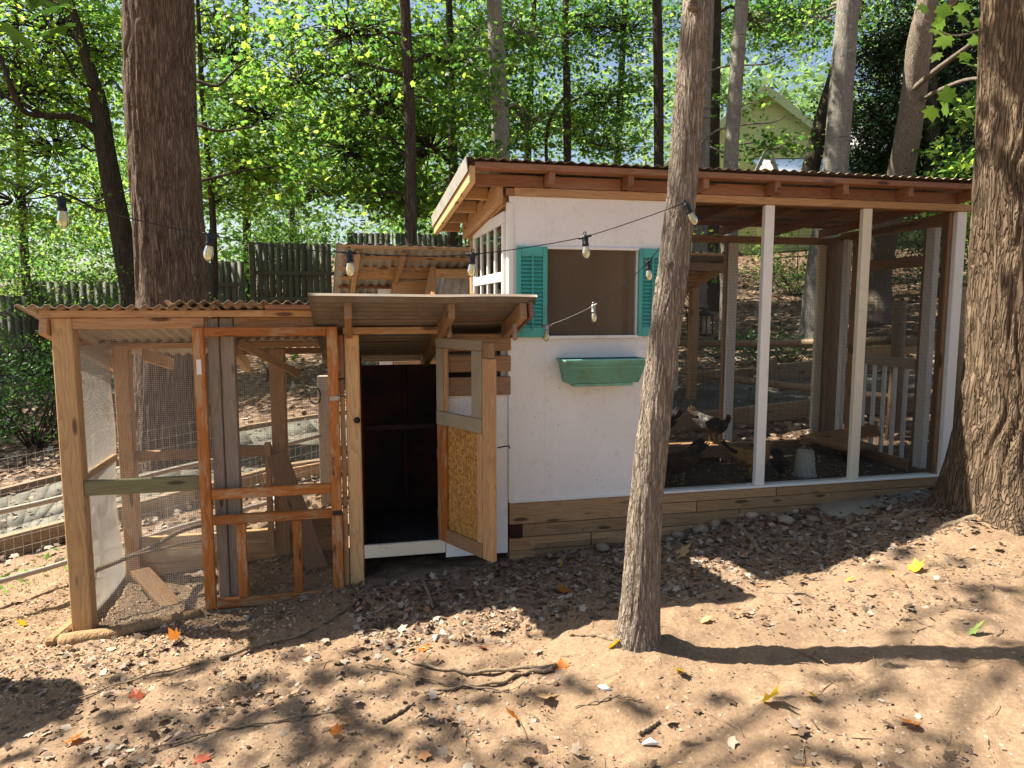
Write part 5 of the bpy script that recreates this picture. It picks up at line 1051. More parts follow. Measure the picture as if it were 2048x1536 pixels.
sbx('header', 0.1, LX, 0.55, 0.60, 1.90, 1.985, 'pine'); sbx('header', 1.7, LX, -0.04, 0.0, 1.99, 2.07, 'warm')
for a, b in ((0.12, 1.1), (LX - 0.10, 0.62)): sbx('post', a, a + 0.09, b, b + 0.09, -0.1, sb(b) - 0.07, 'pine')
for k in range(7): sbx('wall_board', 0.52, 1.25, 0.62, 0.64, 1.88 - 0.145 * (k + 1), 1.875 - 0.145 * k, 'pine')
sbx('wall_panel', 0.38, 0.518, 0.70, 0.72, -0.1, 1.80, 'white_wall'); sbx('wall_panel', 1.252, 1.9, 0.66, 0.68, 0.1, 1.88, 'white_wall'); sbx('wall_panel', 3.62, LX + 0.02, 1.12, 1.14, 0.1, 1.72, 'white_wall')
sbx('painted_dark_opening', 0.60, 0.95, 0.53, 0.54, 1.99, 2.05, 'black')  # flat black sheet stands in for the dark inside of the opening
# propped corrugated hatch on the shed
beam('hatch_frame', S(0.72, 0.28, 1.25), S(0.90, 0.30, 2.0), 0.09, 0.04, sU, M['pine'], sh); beam('hatch_frame', S(1.18, 0.30, 1.25), S(1.42, 0.30, 1.95), 0.05, 0.04, sU, M['red'], sh)
sbx('hatch_rail', 0.90, 1.48, 0.25, 0.279, 1.90, 1.985, 'pine')
corrugated('hatch_sheet', S(0.66, 0.36, 1.22), sU, (zz + sU * 0.25 - sV * 0.05).normalized(), 0.56, 0.72, 0.09, 0.010, M['galv'], sh, warp=0.0)
tube('handle', [S(0.56, 0.60, 1.62), S(0.56, 0.57, 1.70), S(0.62, 0.57, 1.70), S(0.64, 0.60, 1.62)], 0.008, M['iron'], sh)
sbx('socket_box', 1.36, 1.42, 0.64, 0.658, 1.60, 1.68, 'white')
# lantern
lp = Vector(at(1410, 648, 8.3)); t = thing('lantern', 'small dark lantern hanging behind the rear shed post', 'lantern', lp)
for dx in (-0.07, 0.0, 0.07):
    for dy in (-0.07, 0.07): box('bar', ID, (lp.x + dx - 0.006, lp.y + dy - 0.006, lp.z - 0.12), (lp.x + dx + 0.006, lp.y + dy + 0.006, lp.z + 0.10), M['iron'], t, 0)
lathe('cap', [(0.12, 0.10), (0.11, 0.115), (0.04, 0.16), (0.01, 0.19)], Matrix.Translation(lp), M['iron'], t, 4, False); lathe('foot', [(0.10, -0.135), (0.10, -0.12)], Matrix.Translation(lp), M['iron'], t, 4, False)
lathe('glass', [(0.06, -0.118), (0.06, 0.098)], Matrix.Translation(lp), M['bucket'], t, 8, False)
beam('wall_bracket', lp + Vector((0, 0, 0.18)), S(LX - 0.05, 1.12, lp.z + 0.2), 0.02, 0.012, (0, 0, 1), M['iron'], t, 0)

# ============================================================ GREEN HOUSE
HY = 27.0; HF = frame(Vector((9.2, HY, -0.45)), R(-6))
ho = thing('green_house', 'pale green sided house with a steep gable behind the trees at the right', 'house', (9.35, HY, gb(9.35, HY)))
def hx(nm, a0, a1, b0, b1, z0, z1, m): return box(nm, HF, (a0, b0, z0), (a1, b1, z1), M[m], ho, 0.0)
rz0, ez = 9.95, 8.05; hw = 2.45; k_ = (rz0 - ez) / hw; lw = 4.6
lap = 0.155; z = 3.0; nrow = 0
while z < rz0 - 0.12:
    zt = z + lap; a1 = min(3.6 if z < 7.2 else hw, (rz0 - z) / k_ - 0.05); a0 = -min(lw, (rz0 - z) / k_ - 0.05)
    X = Vector((1, 0, 0)); M_ = HF @ Matrix.Translation(((a0 + a1) / 2, 0.02, z + lap / 2)) @ Matrix.Rotation(R(-7), 4, 'X')
    link('siding_board', box_mesh(round(a1 - a0, 2), lap * 1.12, 0.02, 0, M['siding_green']), None, ho, M_ @ Matrix.Rotation(R(90), 4, 'X')) ; z += lap; nrow += 1
def hp(a, b, z): return HF @ Vector((a, b, z))
hU = HF.to_3x3() @ Vector((1, 0, 0)); hV = HF.to_3x3() @ Vector((0, 1, 0))
def slab(nm, pts, th, mat):
    v = np.array([list(p) for p in pts] + [list(Vector(p) + Vector((0, 0, th))) for p in pts]); c = v.mean(0)
    link(nm, mesh_np(nm, v - c, [3, 2, 1, 0, 4, 5, 6, 7, 0, 1, 5, 4, 1, 2, 6, 5, 2, 3, 7, 6, 3, 0, 4, 7], 4, M[mat]), None, ho, Matrix.Translation(Vector(c)))
slab('roof', [hp(0, -0.35, rz0), hp(2.75, -0.35, rz0 - 2.75 * k_), hp(2.75, 8, rz0 - 2.75 * k_), hp(0, 8, rz0)], 0.12, 'shingle')
slab('roof', [hp(0, -0.35, rz0), hp(0, 8, rz0), hp(-5.0, 8, rz0 - 5.0 * k_), hp(-5.0, -0.35, rz0 - 5.0 * k_)], 0.12, 'shingle')
for sg, L in ((1, 2.75), (-1, 5.0)): beam('rake_board', hp(0, -0.37, rz0 - 0.06), hp(sg * L, -0.37, rz0 - 0.06 - L * k_), 0.26, 0.05, (0, 0, 1), M['trim_green'], ho, 0)
for sg, L in ((1, 2.75), (-1, 5.0)): beam('soffit', hp(0, -0.17, rz0 - 0.03), hp(sg * L, -0.17, rz0 - 0.03 - L * k_), 0.36, 0.02, hV, M['housewhite'], ho, 0)
hx('eave_return', 2.2, 3.1, -0.35, 0.05, 7.45, 7.68, 'trim_green'); hx('wing_wall', 2.5, 6.6, 0.6, 0.8, 3.0, 7.35, 'siding_green')
slab('wing_roof', [hp(2.5, -0.2, 7.45), hp(7.0, -0.2, 7.45), hp(7.0, 5, 9.6), hp(2.5, 5, 9.6)], 0.12, 'shingle')
hx('gutter', 2.5, 7.0, -0.28, -0.2, 7.38, 7.5, 'shingle_blue')
# lean-to with blue metal roof and a small white gable
slab('porch_roof', [hp(-0.4, -2.6, 6.45), hp(4.3, -2.6, 6.45), hp(4.3, -0.4, 7.35), hp(-0.4, -0.4, 7.35)], 0.08, 'shingle_blue')
v = np.array([list(hp(-1.35, -2.4, 5.0)), list(hp(0.6, -2.4, 5.0)), list(hp(-0.35, -2.4, 7.25)), list(hp(-1.35, -2.2, 5.0)), list(hp(0.6, -2.2, 5.0)), list(hp(-0.35, -2.2, 7.25))]); c = v.mean(0)
link('porch_gable', mesh_np('porch_gable', v - c, [0, 1, 2, 5, 4, 3, 0, 3, 4, 1, 1, 4, 5, 2, 2, 5, 3, 0], np.array([3, 3, 4, 4, 4]), M['housewhite']), None, ho, Matrix.Translation(Vector(c)))
beam('porch_rake', hp(-1.45, -2.45, 4.9), hp(-0.35, -2.45, 7.38), 0.12, 0.1, (0, 0, 1), M['shingle'], ho, 0); beam('porch_rake', hp(-0.35, -2.45, 7.38), hp(0.7, -2.45, 4.9), 0.12, 0.1, (0, 0, 1), M['shingle'], ho, 0)

# ============================================================ STRING LIGHTS
def bulb_on(root, p, k=1.0, *a_, **k_):
    return bulb_on_(root, p, k * 0.80, *a_, **k_)
def bulb_on_(root, p, k=1.0, tilt=(0, 0), cm='black', bm='bulb', drop=0.0):
    Mx = Matrix.Translation(p) @ Matrix.Rotation(tilt[0], 4, 'X') @ Matrix.Rotation(tilt[1], 4, 'Y')
    s_ = lathe('socket', [(0.010 * k, 0.010 * k), (0.016 * k, 0.006 * k), (0.017 * k, -0.006 * k), (0.0155 * k, -0.034 * k), (0.0185 * k, -0.036 * k), (0.0175 * k, -0.046 * k), (0.012 * k, -0.0465 * k)], Mx, M[cm], root, 14)
    lathe('bulb', [(0.012 * k, -0.0455 * k), (0.0145 * k, -0.050 * k), (0.0185 * k, -0.064 * k), (0.0215 * k, -0.080 * k), (0.0205 * k, -0.096 * k), (0.0155 * k, -0.107 * k), (0.008 * k, -0.1125 * k), (0.0008, -0.114 * k)], Mx, M[bm], s_, 18)
    tube('hanging_loop', [Mx @ Vector((0.007 * k * math.sin(a), 0, (0.018 + 0.009 * math.cos(a)) * k)) for a in np.linspace(0, 6.0, 10)], 0.0022, M[cm], s_, 5)
def wing(root, p, d, cm='black'):
    d = Vector(d).normalized(); tube('cable_clip', [p - d * 0.028, p + d * 0.028], 0.0055, M[cm], root, 7)
def cable(root, pts, r_=0.0022, mat='black'): tube('cable', pts, r_, M[mat], root, 6)
L1 = [at(-60, 335, 2.15), at(0, 357, 2.2), at(122, 397, 2.3), at(421, 470, 2.55), at(698, 505, 2.72), at(945, 509, 2.90), at(1170, 474, 3.05), at(1366, 407, 3.03)]
t = thing('string_lights', 'long string of clear dusty bulbs hanging from the left edge to the slim tree', 'string lights', L1[4])
cp = []
for a, b, n_ in zip(L1[:-1], L1[1:], (0.0, 0.004, 0.010, 0.012, 0.010, 0.006, 0.004)):
    for s_ in np.linspace(0, 1, 9)[:-1]: p = a.lerp(b, s_); p.z -= 4 * n_ * s_ * (1 - s_); cp.append(p)
cable(t, cp + [L1[-1]]); 
for i_ in range(2, 7): bulb_on(t, L1[i_], 1.0, (random.gauss(0, .05), random.gauss(0, .05))); wing(t, L1[i_], L1[min(i_ + 1, 7)] - L1[i_ - 1])
bulb_on(t, at(1372, 410, 3.0), 1.0, (0, R(-28)))
L2 = [at(1366, 415, 3.06), at(1340, 470, 3.12), at(1296, 525, 3.45), at(1187, 612, 3.8), at(1094, 652, 3.92), at(1045, 644, 3.86)]
t = thing('string_lights', 'short second string of bulbs sagging from the slim tree to the hen house roof', 'string lights', L2[3])
cp = []
for a, b, n_ in zip(L2[:-1], L2[1:], (0, 0, 0.012, 0.006, 0.0)):
    for s_ in np.linspace(0, 1, 8)[:-1]: p = a.lerp(b, s_); p.z -= 4 * n_ * s_ * (1 - s_); cp.append(p)
cable(t, cp + [L2[-1]], 0.0022)
for i_, tl in ((2, (0, -.1)), (3, (0, -.05)), (4, (0, .05))): bulb_on(t, L2[i_], 0.95, tl, 'steel' if i_ > 2 else 'black'); wing(t, L2[i_], L2[i_ + 1] - L2[i_ - 1], 'steel' if i_ > 2 else 'black')
t = thing('string_lights', 'dust covered bulbs on a cobwebbed cord under the hen house eave', 'string lights', TV(-0.4, -0.1, 1.52))
DB = [TV(-0.93, -0.09, 1.535), at(757, 640, 4.30), TV(-0.45, -0.09, 1.53), at(899, 647, 4.22), TV(0.0, -0.12, 1.53), at(1030, 650, 4.0)]
cable(t, [p for a, b in zip(DB[:-1], DB[1:]) for p in (a, a.lerp(b, 0.5) - Vector((0, 0, 0.004)))] + [DB[-1]], 0.0025, 'dusty')
for i_ in (1, 3, 5): bulb_on(t, DB[i_] + Vector((0, 0, 0.003)), 1.0, (0, 0), 'dusty', 'dusty')

# ============================================================ HENS, BUCKET, FEEDER
def feather(name, c1, c2, c3):
    s = N(name); v_ = s.co((1, 1, 1)); vo = s.n('ShaderNodeTexVoronoi'); vo.inputs['Scale'].default_value = 60; s.l(v_, vo.inputs['Vector'])
    n1 = s.noise(v_, 9, 3, 0.6); c = s.ramp(n1, [(0.35, c1), (0.55, c2), (0.7, c3)]); c = s.mix(0.35, c, s.ramp(vo.outputs['Distance'], [(0.0, tuple(min(1, x * 1.3) for x in c2)), (0.6, tuple(x * 0.4 for x in c1))]))
    s.bsdf(c, 0.75, 0, s.bump(vo.outputs['Distance'], 0.5, 0.004), 0.2); return s.m
M['buff'] = feather('buff_feathers', (0.30, 0.15, 0.045), (0.46, 0.26, 0.09), (0.52, 0.33, 0.14))
M['speck'] = feather('speckled_feathers', (0.02, 0.017, 0.015), (0.06, 0.052, 0.046), (0.36, 0.34, 0.31))
M['rusty'] = feather('rusty_dark_feathers', (0.025, 0.018, 0.014), (0.09, 0.05, 0.02), (0.24, 0.12, 0.035))
M['blackf'] = feather('black_feathers', (0.012, 0.012, 0.013), (0.022, 0.02, 0.02), (0.05, 0.045, 0.04))
M['comb'] = plain('red_comb', (0.42, 0.03, 0.02), 0.5); M['beak'] = plain('beak_horn', (0.45, 0.30, 0.12), 0.5); M['leg'] = plain('yellow_leg', (0.40, 0.28, 0.08), 0.6); M['eye'] = plain('dark_eye', (0.01, 0.008, 0.006), 0.2)
def hen(label, x, y, z, yaw, k, mat, tail='blackf', head=0):
    """x axis = beak direction; z = ground under its feet"""
    t = thing('hen', label, 'hen', (x, y, z)); Mx = Matrix.Translation((x, y, z)) @ Matrix.Rotation(yaw, 4, 'Z') @ Matrix.Scale(k, 4)
    hz = 0.33 - head * 0.26; hxx = 0.15 + head * 0.10
    sp = [(-0.235, 0.285, .012, .012), (-0.20, 0.27, .035, .04), (-0.15, 0.235, .06, .062), (-0.08, 0.195, .082, .085), (0.0, 0.175, .088, .092), (0.07, 0.182, .078, .085), (0.115, 0.205 - head * .03, .055, .06), (0.135 + head * .03, 0.245 - head * .10, .036, .038), (hxx - .005, hz - 0.03, .026, .027), (hxx + .004, hz, .025, .026), (hxx + .022, hz + .004, .019, .020), (hxx + .034, hz + .002, .008, .010)]
    P = spline([(a, 0, b) for a, b, _, _ in sp], 40); rw = np.interp(np.linspace(0, 11, 40), range(12), [s_[2] for s_ in sp]); rh = np.interp(np.linspace(0, 11, 40), range(12), [s_[3] for s_ in sp])
    tg = np.gradient(P, axis=0); tg /= np.linalg.norm(tg, axis=1, keepdims=True); s_ = np.tile([0, 1.0, 0], (40, 1)); q = np.cross(tg, s_); n_ = 20; a = np.arange(n_) / n_ * 2 * math.pi
    v = P[:, None] + rw[:, None, None] * np.cos(a)[None, :, None] * s_[:, None] + rh[:, None, None] * np.sin(a)[None, :, None] * q[:, None]
    v = v.reshape(-1, 3) * (1 + 0.03 * (fbm(v.reshape(-1, 3)[:, 0:1] * 40, v.reshape(-1, 3)[:, 1:2] * 40, v.reshape(-1, 3)[:, 2:3] * 40, 2) - 0.5))
    def hl(nm, me, m): return link(nm, me, M[m] if not me.materials else None, t, Mx)
    hl('body', mesh_np('body', v, *_latf(40, n_), M[mat], True), mat)
    for sgn in (-1, 1):   # folded wings
        w_ = [(-0.20, 0.235, .004), (-0.14, 0.215, .03), (-0.05, 0.19, .05), (0.04, 0.195, .045), (0.075, 0.205, .012)]; WP = spline([(a_, sgn * (0.075 + 0.012 * math.sin(i * 0.9)), b_) for i, (a_, b_, _) in enumerate(w_)], 14); wr_ = np.interp(np.linspace(0, 4, 14), range(5), [c_[2] for c_ in w_])
        ww = WP[:, None] + wr_[:, None, None] * (np.cos(a)[None, :, None] * np.array([0, 0.35, 0]) + np.sin(a)[None, :, None] * np.array([0, 0, 1.0])); hl('wing', mesh_np('wing', ww.reshape(-1, 3), *_latf(14, n_), M[mat], True), mat)
        lg = merge([tube_geo([(-0.01, sgn * 0.04, 0.12), (-0.015, sgn * 0.042, 0.07), (0.0, sgn * 0.042, 0.006)], [0.02, 0.008, 0.006], 7)] + [tube_geo([(0.0, sgn * 0.042, 0.008), (0.045 * math.cos(an), sgn * 0.042 + 0.045 * math.sin(an), 0.004)], [0.006, 0.003], 6) for an in (-0.5, 0, 0.5, 3.14)])
        hl('leg', mesh_np('leg', *lg, M['leg'], True), 'leg')
    tf = []
    for k2 in range(9):
        an = (k2 - 4) * 0.10; pts_ = spline([(-0.15, an * 0.12, 0.25), (-0.215, an * 0.16, 0.285), (-0.262 - 0.006 * (k2 % 3), an * 0.2, 0.325 + 0.012 * (4 - abs(k2 - 4)))], 6); tf.append(tube_geo(pts_, [0.02, 0.018, 0.016, 0.013, 0.009, 0.003], 6))
    hl('tail', mesh_np('tail', *merge(tf), M[tail], True), tail)
    cb_ = np.array([(hxx - .02, 0, hz + .018), (hxx - .012, 0, hz + .038), (hxx - .004, 0, hz + .028), (hxx + .004, 0, hz + .042), (hxx + .012, 0, hz + .028), (hxx + .020, 0, hz + .034), (hxx + .026, 0, hz + .012)]); cv = np.vstack([cb_ + [0, .003, 0], cb_ - [0, .003, 0]]); fl = list(range(7)) + list(range(13, 6, -1)); cn = [7, 7]
    for i in range(7): fl += [(i + 1) % 7, i, i + 7, (i + 1) % 7 + 7]; cn.append(4)
    hl('comb', mesh_np('comb', cv, fl, np.array(cn), M['comb']), 'comb')
    hl('wattle', mesh_np('wattle', *tube_geo([(hxx + .022, 0, hz - .008), (hxx + .024, 0, hz - .035)], [.006, .009], 8), M['comb'], True), 'comb')
    hl('beak', mesh_np('beak', *tube_geo([(hxx + .030, 0, hz + .002), (hxx + .045, 0, hz), (hxx + .055, 0, hz - .006)], [.0075, .005, .001], 8), M['beak'], True), 'beak')
    for sgn in (-1, 1): hl('eye', mesh_np('eye', *tube_geo([(hxx + .010, sgn * .018, hz + .006), (hxx + .010, sgn * .0225, hz + .006)], [.005, .003], 8), M['eye'], True), 'eye')
FZ = 0.29
# floor of litter inside the screened run
v0_ = TV(E1 + 0.02, 0.06, FZ)
fgx, fgy = np.meshgrid(np.linspace(E1 + 0.01, 3.24, 90), np.linspace(0.052, D - 0.002, 60), indexing='ij'); fz_ = FZ + 0.03 * (fbm(fgx * 5, fgy * 5, 1.0, 4) - 0.5) + 0.03 * (fgx - 1)
vv = np.array([list(TV(a, b, c)) for a, b, c in zip(fgx.ravel(), fgy.ravel(), fz_.ravel())]); i = np.arange(89)[:, None] * 60; j = np.arange(59)[None]
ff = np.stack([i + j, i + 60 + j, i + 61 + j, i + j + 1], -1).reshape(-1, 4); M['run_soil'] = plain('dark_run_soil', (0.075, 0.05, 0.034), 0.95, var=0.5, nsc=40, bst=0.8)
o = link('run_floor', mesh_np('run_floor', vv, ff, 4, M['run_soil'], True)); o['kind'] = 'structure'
hen('buff hen standing behind the first white post, beak to the right', *TV(2.005, 0.50, FZ)[:2], FZ + 0.03, YAW + R(-18), 0.80, 'buff')
hen('black and white speckled hen perched above the buff hen', *TV(2.02, 1.13, 0.33)[:2], 0.47, YAW + R(-60), 0.82, 'speck', 'rusty', 0.2)
hen('rusty brown necked dark hen pecking behind the wire beside the slim tree', *TV(1.42, 0.52, FZ)[:2], FZ + 0.01, YAW + R(200), 0.9, 'rusty', 'blackf', 0.55)
hen('black hen with raised tail just right of the slim tree trunk', *TV(1.50, 1.12, FZ)[:2], 0.47, YAW + R(195), 0.85, 'blackf')
hen('small black hen crouched low between the buff hen and the bucket', *TV(2.21, 0.42, FZ)[:2], FZ + 0.02, YAW + R(250), 0.6, 'blackf', 'blackf', 0.6)
t = thing('perch_block', 'dark timber bench the speckled and the black hen stand on', 'timber block', TV(1.8, 1.15, 0.3)); cbox('block', 1.30, 2.2, 1.05, 1.22, 0.36, 0.465, M['warm'], t); cbox('foot', 1.34, 1.44, 1.06, 1.21, 0.2, 0.358, M['warm'], t); cbox('foot', 2.06, 2.16, 1.06, 1.21, 0.2, 0.358, M['warm'], t)
t = thing('ramp_board', 'steep dark plank leaning by the black hen inside the screened run', 'board', TV(1.35, 1.1, 0.3)); beam('board', TV(1.10, 1.28, 0.95), TV(1.48, 0.98, 0.50), 0.12, 0.025, U, M['warm'], t)
bp = TV(2.40, 0.40, 0.325); t = thing('upturned_bucket', 'dusty white plastic bucket turned upside down in the screened run', 'bucket', bp)
lathe('bucket_body', [(0.085, 0.0), (0.087, 0.006), (0.082, 0.012), (0.064, 0.200), (0.060, 0.207), (0.045, 0.205), (0.0, 0.204)], Matrix.Translation(bp), M['bucket'], t, 24)
lathe('rim', [(0.087, 0.008), (0.091, 0.010), (0.091, 0.022), (0.084, 0.024)], Matrix.Translation(bp), M['bucket'], t, 24)
tube('handle', [bp + Vector((-0.10 - 0.05 * math.sin(a), 0.07 * math.cos(a), 0.012)) for a in np.linspace(0, math.pi, 12)], 0.0025, M['steel'], t, 6)
tube('handle', [bp + Vector((0.066 * math.cos(a), 0.0, 0.195 + 0.04 * math.sin(a))) for a in np.linspace(0.4, math.pi - 0.1, 12)], 0.002, M['steel'], t, 6)
fp = TV(1.30, 0.75, 0.33); t = thing('poultry_feeder', 'white plastic poultry feeder behind the rusty hen', 'feeder', fp)
lathe('hopper', [(0.07, 0.03), (0.075, 0.16), (0.05, 0.20), (0.015, 0.21)], Matrix.Translation(fp), M['feeder'], t); lathe('tray', [(0.10, 0.0), (0.12, 0.04), (0.112, 0.04), (0.09, 0.008)], Matrix.Translation(fp), M['comb'], t)

# ============================================================ GROUND DETAILS
# river stones along the foundation
stl = []
def stone_mesh(k):
    bm = bmesh.new(); bmesh.ops.create_icosphere(bm, subdivisions=2, radius=1)
    for v_ in bm.verts:
        n_ = v_.co.normalized(); d_ = 1 + 0.28 * (float(vn(np.array([n_.x * 1.6 + k * 7]), np.array([n_.y * 1.6]), np.array([n_.z * 1.6]))[0]) - 0.5) * 2; v_.co = Vector((n_.x * d_, n_.y * d_ * 0.75, n_.z * d_ * 0.6))
    me_ = bpy.data.meshes.new('river_stone'); bm.to_mesh(me_); bm.free()
    for p in me_.polygons: p.use_smooth = True
    me_.materials.append(M['stone']); return me_
sms = [stone_mesh(k) for k in range(5)]
spots = [(1355, 1072, .045), (1378, 1058, .045), (1391, 1050, .05), (1402, 1068, .06), (1412, 1045, .045), (1428, 1032, .06), (1429, 1056, .045), (1455, 1024, .05), (1472, 1030, .055), (1484, 1042, .04), (1502, 1046, .045), (1498, 1018, .04), (1523, 1030, .04), (1512, 1030, .035), (1545, 1035, .035), (1571, 1052, .055), (1556, 1015, .035), (1590, 1025, .03), (1420, 1090, .03), (1205, 1096, .05), (1340, 1080, .03), (1600, 1008, .03), (1630, 1000, .03), (1465, 1005, .03), (1535, 1010, .028), (1625, 1045, .04), (1480, 1062, .03)]
big = {0: 'brown stone at the left end of the pile, half under the timbers', 5: 'tall upright stone leaning on the timbers beside the bare branch', 12: 'stone just left of the concrete paver', 13: 'small stone lying right of the bare branch', 18: 'small pale stone lying in front of the pile', 20: 'flat stone right beside the slim tree trunk', 25: 'stone at the front corner of the concrete paver', 3: 'rounded pale stone at the front of the pile against the foundation timbers', 15: 'squarish tan stone lying apart near the concrete paver', 19: 'lone stone half buried at the foundation left of the slim tree'}
def gp(px, py):
    d = (at(px, py, 1.0) - Vector((0, 0, CZ))); s_ = 1.5
    for _ in range(5000):
        p = Vector((0, 0, CZ)) + d * s_
        if p.z < gb(p.x, p.y) or s_ > 60: return p
        s_ += 0.01
for k, (px, py, r_) in enumerate(spots):
    p = gp(px, py); z_ = gzs(p.x, p.y)
    o = link('river_stone', sms[k % 5], None, None, Matrix.Translation((p.x, p.y, z_ + r_ * 0.28)) @ Matrix.Rotation(random.uniform(0, 6.28), 4, 'Z') @ Matrix.Rotation(random.gauss(0, .3), 4, 'X') @ Matrix.Scale(r_ * random.uniform(0.95, 1.15), 4))
    if k in big: tag(o, big[k], 'stone', 'stones along the foundation')
    else: tag(o, 'small brown river stone in the heap below the screened run', 'stone', 'stones along the foundation')
# concrete paver, flagstones
def paver(nm, label, corners, th, mat, cat, lift=0.03):
    ps = [gp(*c) for c in corners]; zs = max(gb(p.x, p.y) for p in ps) + lift; zz2 = [gb(p.x, p.y) + lift for p in ps]
    c = sum((Vector((p.x, p.y, z_)) for p, z_ in zip(ps, zz2)), Vector()) / len(ps); n_ = len(ps)
    top = [Vector((p.x, p.y, z_)) - c for p, z_ in zip(ps, zz2)]; ins = [p * 0.975 for p in top]; bot = [p - Vector((0, 0, th)) for p in top]
    v = np.array([list(p + Vector((0, 0, 0.0))) for p in ins] + [list(p - Vector((0, 0, 0.006))) for p in top] + [list(p) for p in bot]); fl = list(range(n_)); cn = [n_]
    for r_ in (0, 1):
        for i in range(n_): fl += [r_ * n_ + i, r_ * n_ + n_ + i, r_ * n_ + n_ + (i + 1) % n_, r_ * n_ + (i + 1) % n_]; cn.append(4)
    o = link(nm, mesh_np(nm, v, fl, np.array(cn), M[mat]), None, None, Matrix.Translation(c)); tag(o, label, cat)
paver('concrete_paver', 'square concrete paver lying on the soil below the screened run', [(1622, 1018), (1690, 1050), (1782, 1022), (1712, 1002)], 0.05, 'slab', 'paver', 0.035)
for k, (cs, lab) in enumerate((([(1715, 1000), (1790, 1012), (1862, 985), (1800, 978)], 'flat flagstone behind the concrete paver'), ([(1790, 1014), (1830, 1020), (1870, 1000), (1845, 993)], 'narrow flagstone between paver and big right trunk'), ([(1800, 1030), (1835, 1034), (1850, 1022), (1822, 1018)], 'small flagstone piece nearest the big right trunk'), ([(1845, 975), (1900, 985), (1915, 968), (1880, 960)], 'flagstone at the corner of the screened run'))):
    paver('flagstone', lab, cs, 0.04, 'flag', 'flagstone', 0.02)
# sticks
def stick(label, pp, r0, r1, lift=0.01, name='stick', mat='stick'):
    ps = [gp(px, py) for px, py in pp]; P = spline([(p.x, p.y, gzs(p.x, p.y) + lift) for p in ps], 26)
    P[:, 2] = np.maximum(gz(P[:, 0], P[:, 1]) + min(r0, r1) * 0.6, P[:, 2]) if lift > -0.005 else gz(P[:, 0], P[:, 1]) - np.linspace(r0, r1, 26) * 0.35; P[:, 2] += 0.004 * np.sin(np.arange(26) * 1.3)
    t = thing(name, label, 'stick' if name == 'stick' else 'root', tuple(P[0])); tube(name + '_wood', P, np.linspace(r0, r1, 26) * (1 + 0.12 * np.sin(np.arange(26) * 2.1)), M[mat], t, 8)
stick('bent bare branch running from the stones down to the shaded dirt', [(1428, 1022), (1445, 1045), (1470, 1062), (1500, 1085), (1520, 1112)], 0.014, 0.016, 0.014)
stick('thick peeled stick curving left of the slim tree, upper of two', [(797, 1322), (850, 1338), (930, 1347), (1020, 1345), (1113, 1340)], 0.006, 0.010, 0.012)
stick('second curved stick just below it left of the slim tree', [(850, 1395), (930, 1375), (1000, 1365), (1050, 1350), (1105, 1347)], 0.006, 0.010, 0.01)
stick('thin whip of a stick crossing the two curved sticks', [(728, 1338), (800, 1352), (880, 1372), (960, 1375), (1018, 1380)], 0.003, 0.005, 0.01)
stick('long grey stick slanting from the door post towards the lower left', [(730, 1200), (660, 1245), (600, 1275), (520, 1295), (440, 1322)], 0.006, 0.010, 0.014)
stick('long thin twig continuing across the sunlit shavings at the left', [(400, 1330), (300, 1355), (200, 1385), (90, 1425), (0, 1452)], 0.004, 0.004, 0.01)
stick('short upright broken stick in the shade before the hen house', [(848, 1170), (856, 1190), (862, 1205), (866, 1225)], 0.010, 0.006, 0.02)
stick('broken dark stick lying on the sunny dirt bottom centre', [(763, 1445), (790, 1432), (828, 1412)], 0.010, 0.007, 0.01)
stick('flat chip of dark wood right of the slim tree foot', [(1277, 1470), (1300, 1455), (1316, 1448)], 0.008, 0.007, 0.008)
stick('twig with a feather beside it below the slim tree', [(1150, 1418), (1200, 1412), (1240, 1400), (1282, 1414)], 0.003, 0.003, 0.008)
stick('thin pale twig on the dirt far right of the slim tree', [(1595, 1305), (1625, 1322), (1655, 1338)], 0.003, 0.003, 0.008)
stick('long thin twig at the lower left among dark litter', [(300, 1512), (420, 1475), (520, 1455), (690, 1425)], 0.004, 0.005, 0.01)
stick('pale worn root surfacing left of the slim tree foot', [(1140, 1283), (1180, 1288), (1215, 1297), (1240, 1305)], 0.008, 0.016, 0.0, 'tree_root', 'stick')
stick('thick surface root of the big right tree nearest the viewer', [(1740, 1110), (1800, 1100), (1860, 1090), (1930, 1078), (1990, 1072)], 0.008, 0.032, -0.03, 'tree_root', 'stick')
stick('long low root of the big right tree running towards the stones', [(1560, 1082), (1640, 1075), (1730, 1062), (1800, 1055), (1870, 1045)], 0.010, 0.034, -0.03, 'tree_root', 'stick')
# notable fallen leaves
def fleaf(label, px, py, s_, mat, shape='maple', tilt=0.35):
    p = gp(px, py); z_ = gzs(p.x, p.y)
    v_, f_ = SH[shape]; n_ = np.array([[rng.normal(0, tilt), rng.normal(-0.25, tilt), 1.0]]); g = list(leaves_geo(np.array([[0, -s_ * 0.4, 0]]), n_, rng.uniform(0, 6.28, 1), np.array([s_]), shape))
    g[0] = g[0] + rng.normal(0, s_ * 0.035, g[0].shape); d_ = g[0][:, 0] ** 2 + g[0][:, 1] ** 2; g[0][:, 2] += d_ / s_ * 0.75 * rng.uniform(0.5, 1.3); g[0][:, 2] -= g[0][:, 2].min() - 0.002
    o = link('fallen_leaf', mesh_np('fallen_leaf', g[0], g[1], g[2], M[mat]), None, None, Matrix.Translation((p.x, p.y, z_))); tag(o, label, 'leaf', 'leaves fallen on the yard')
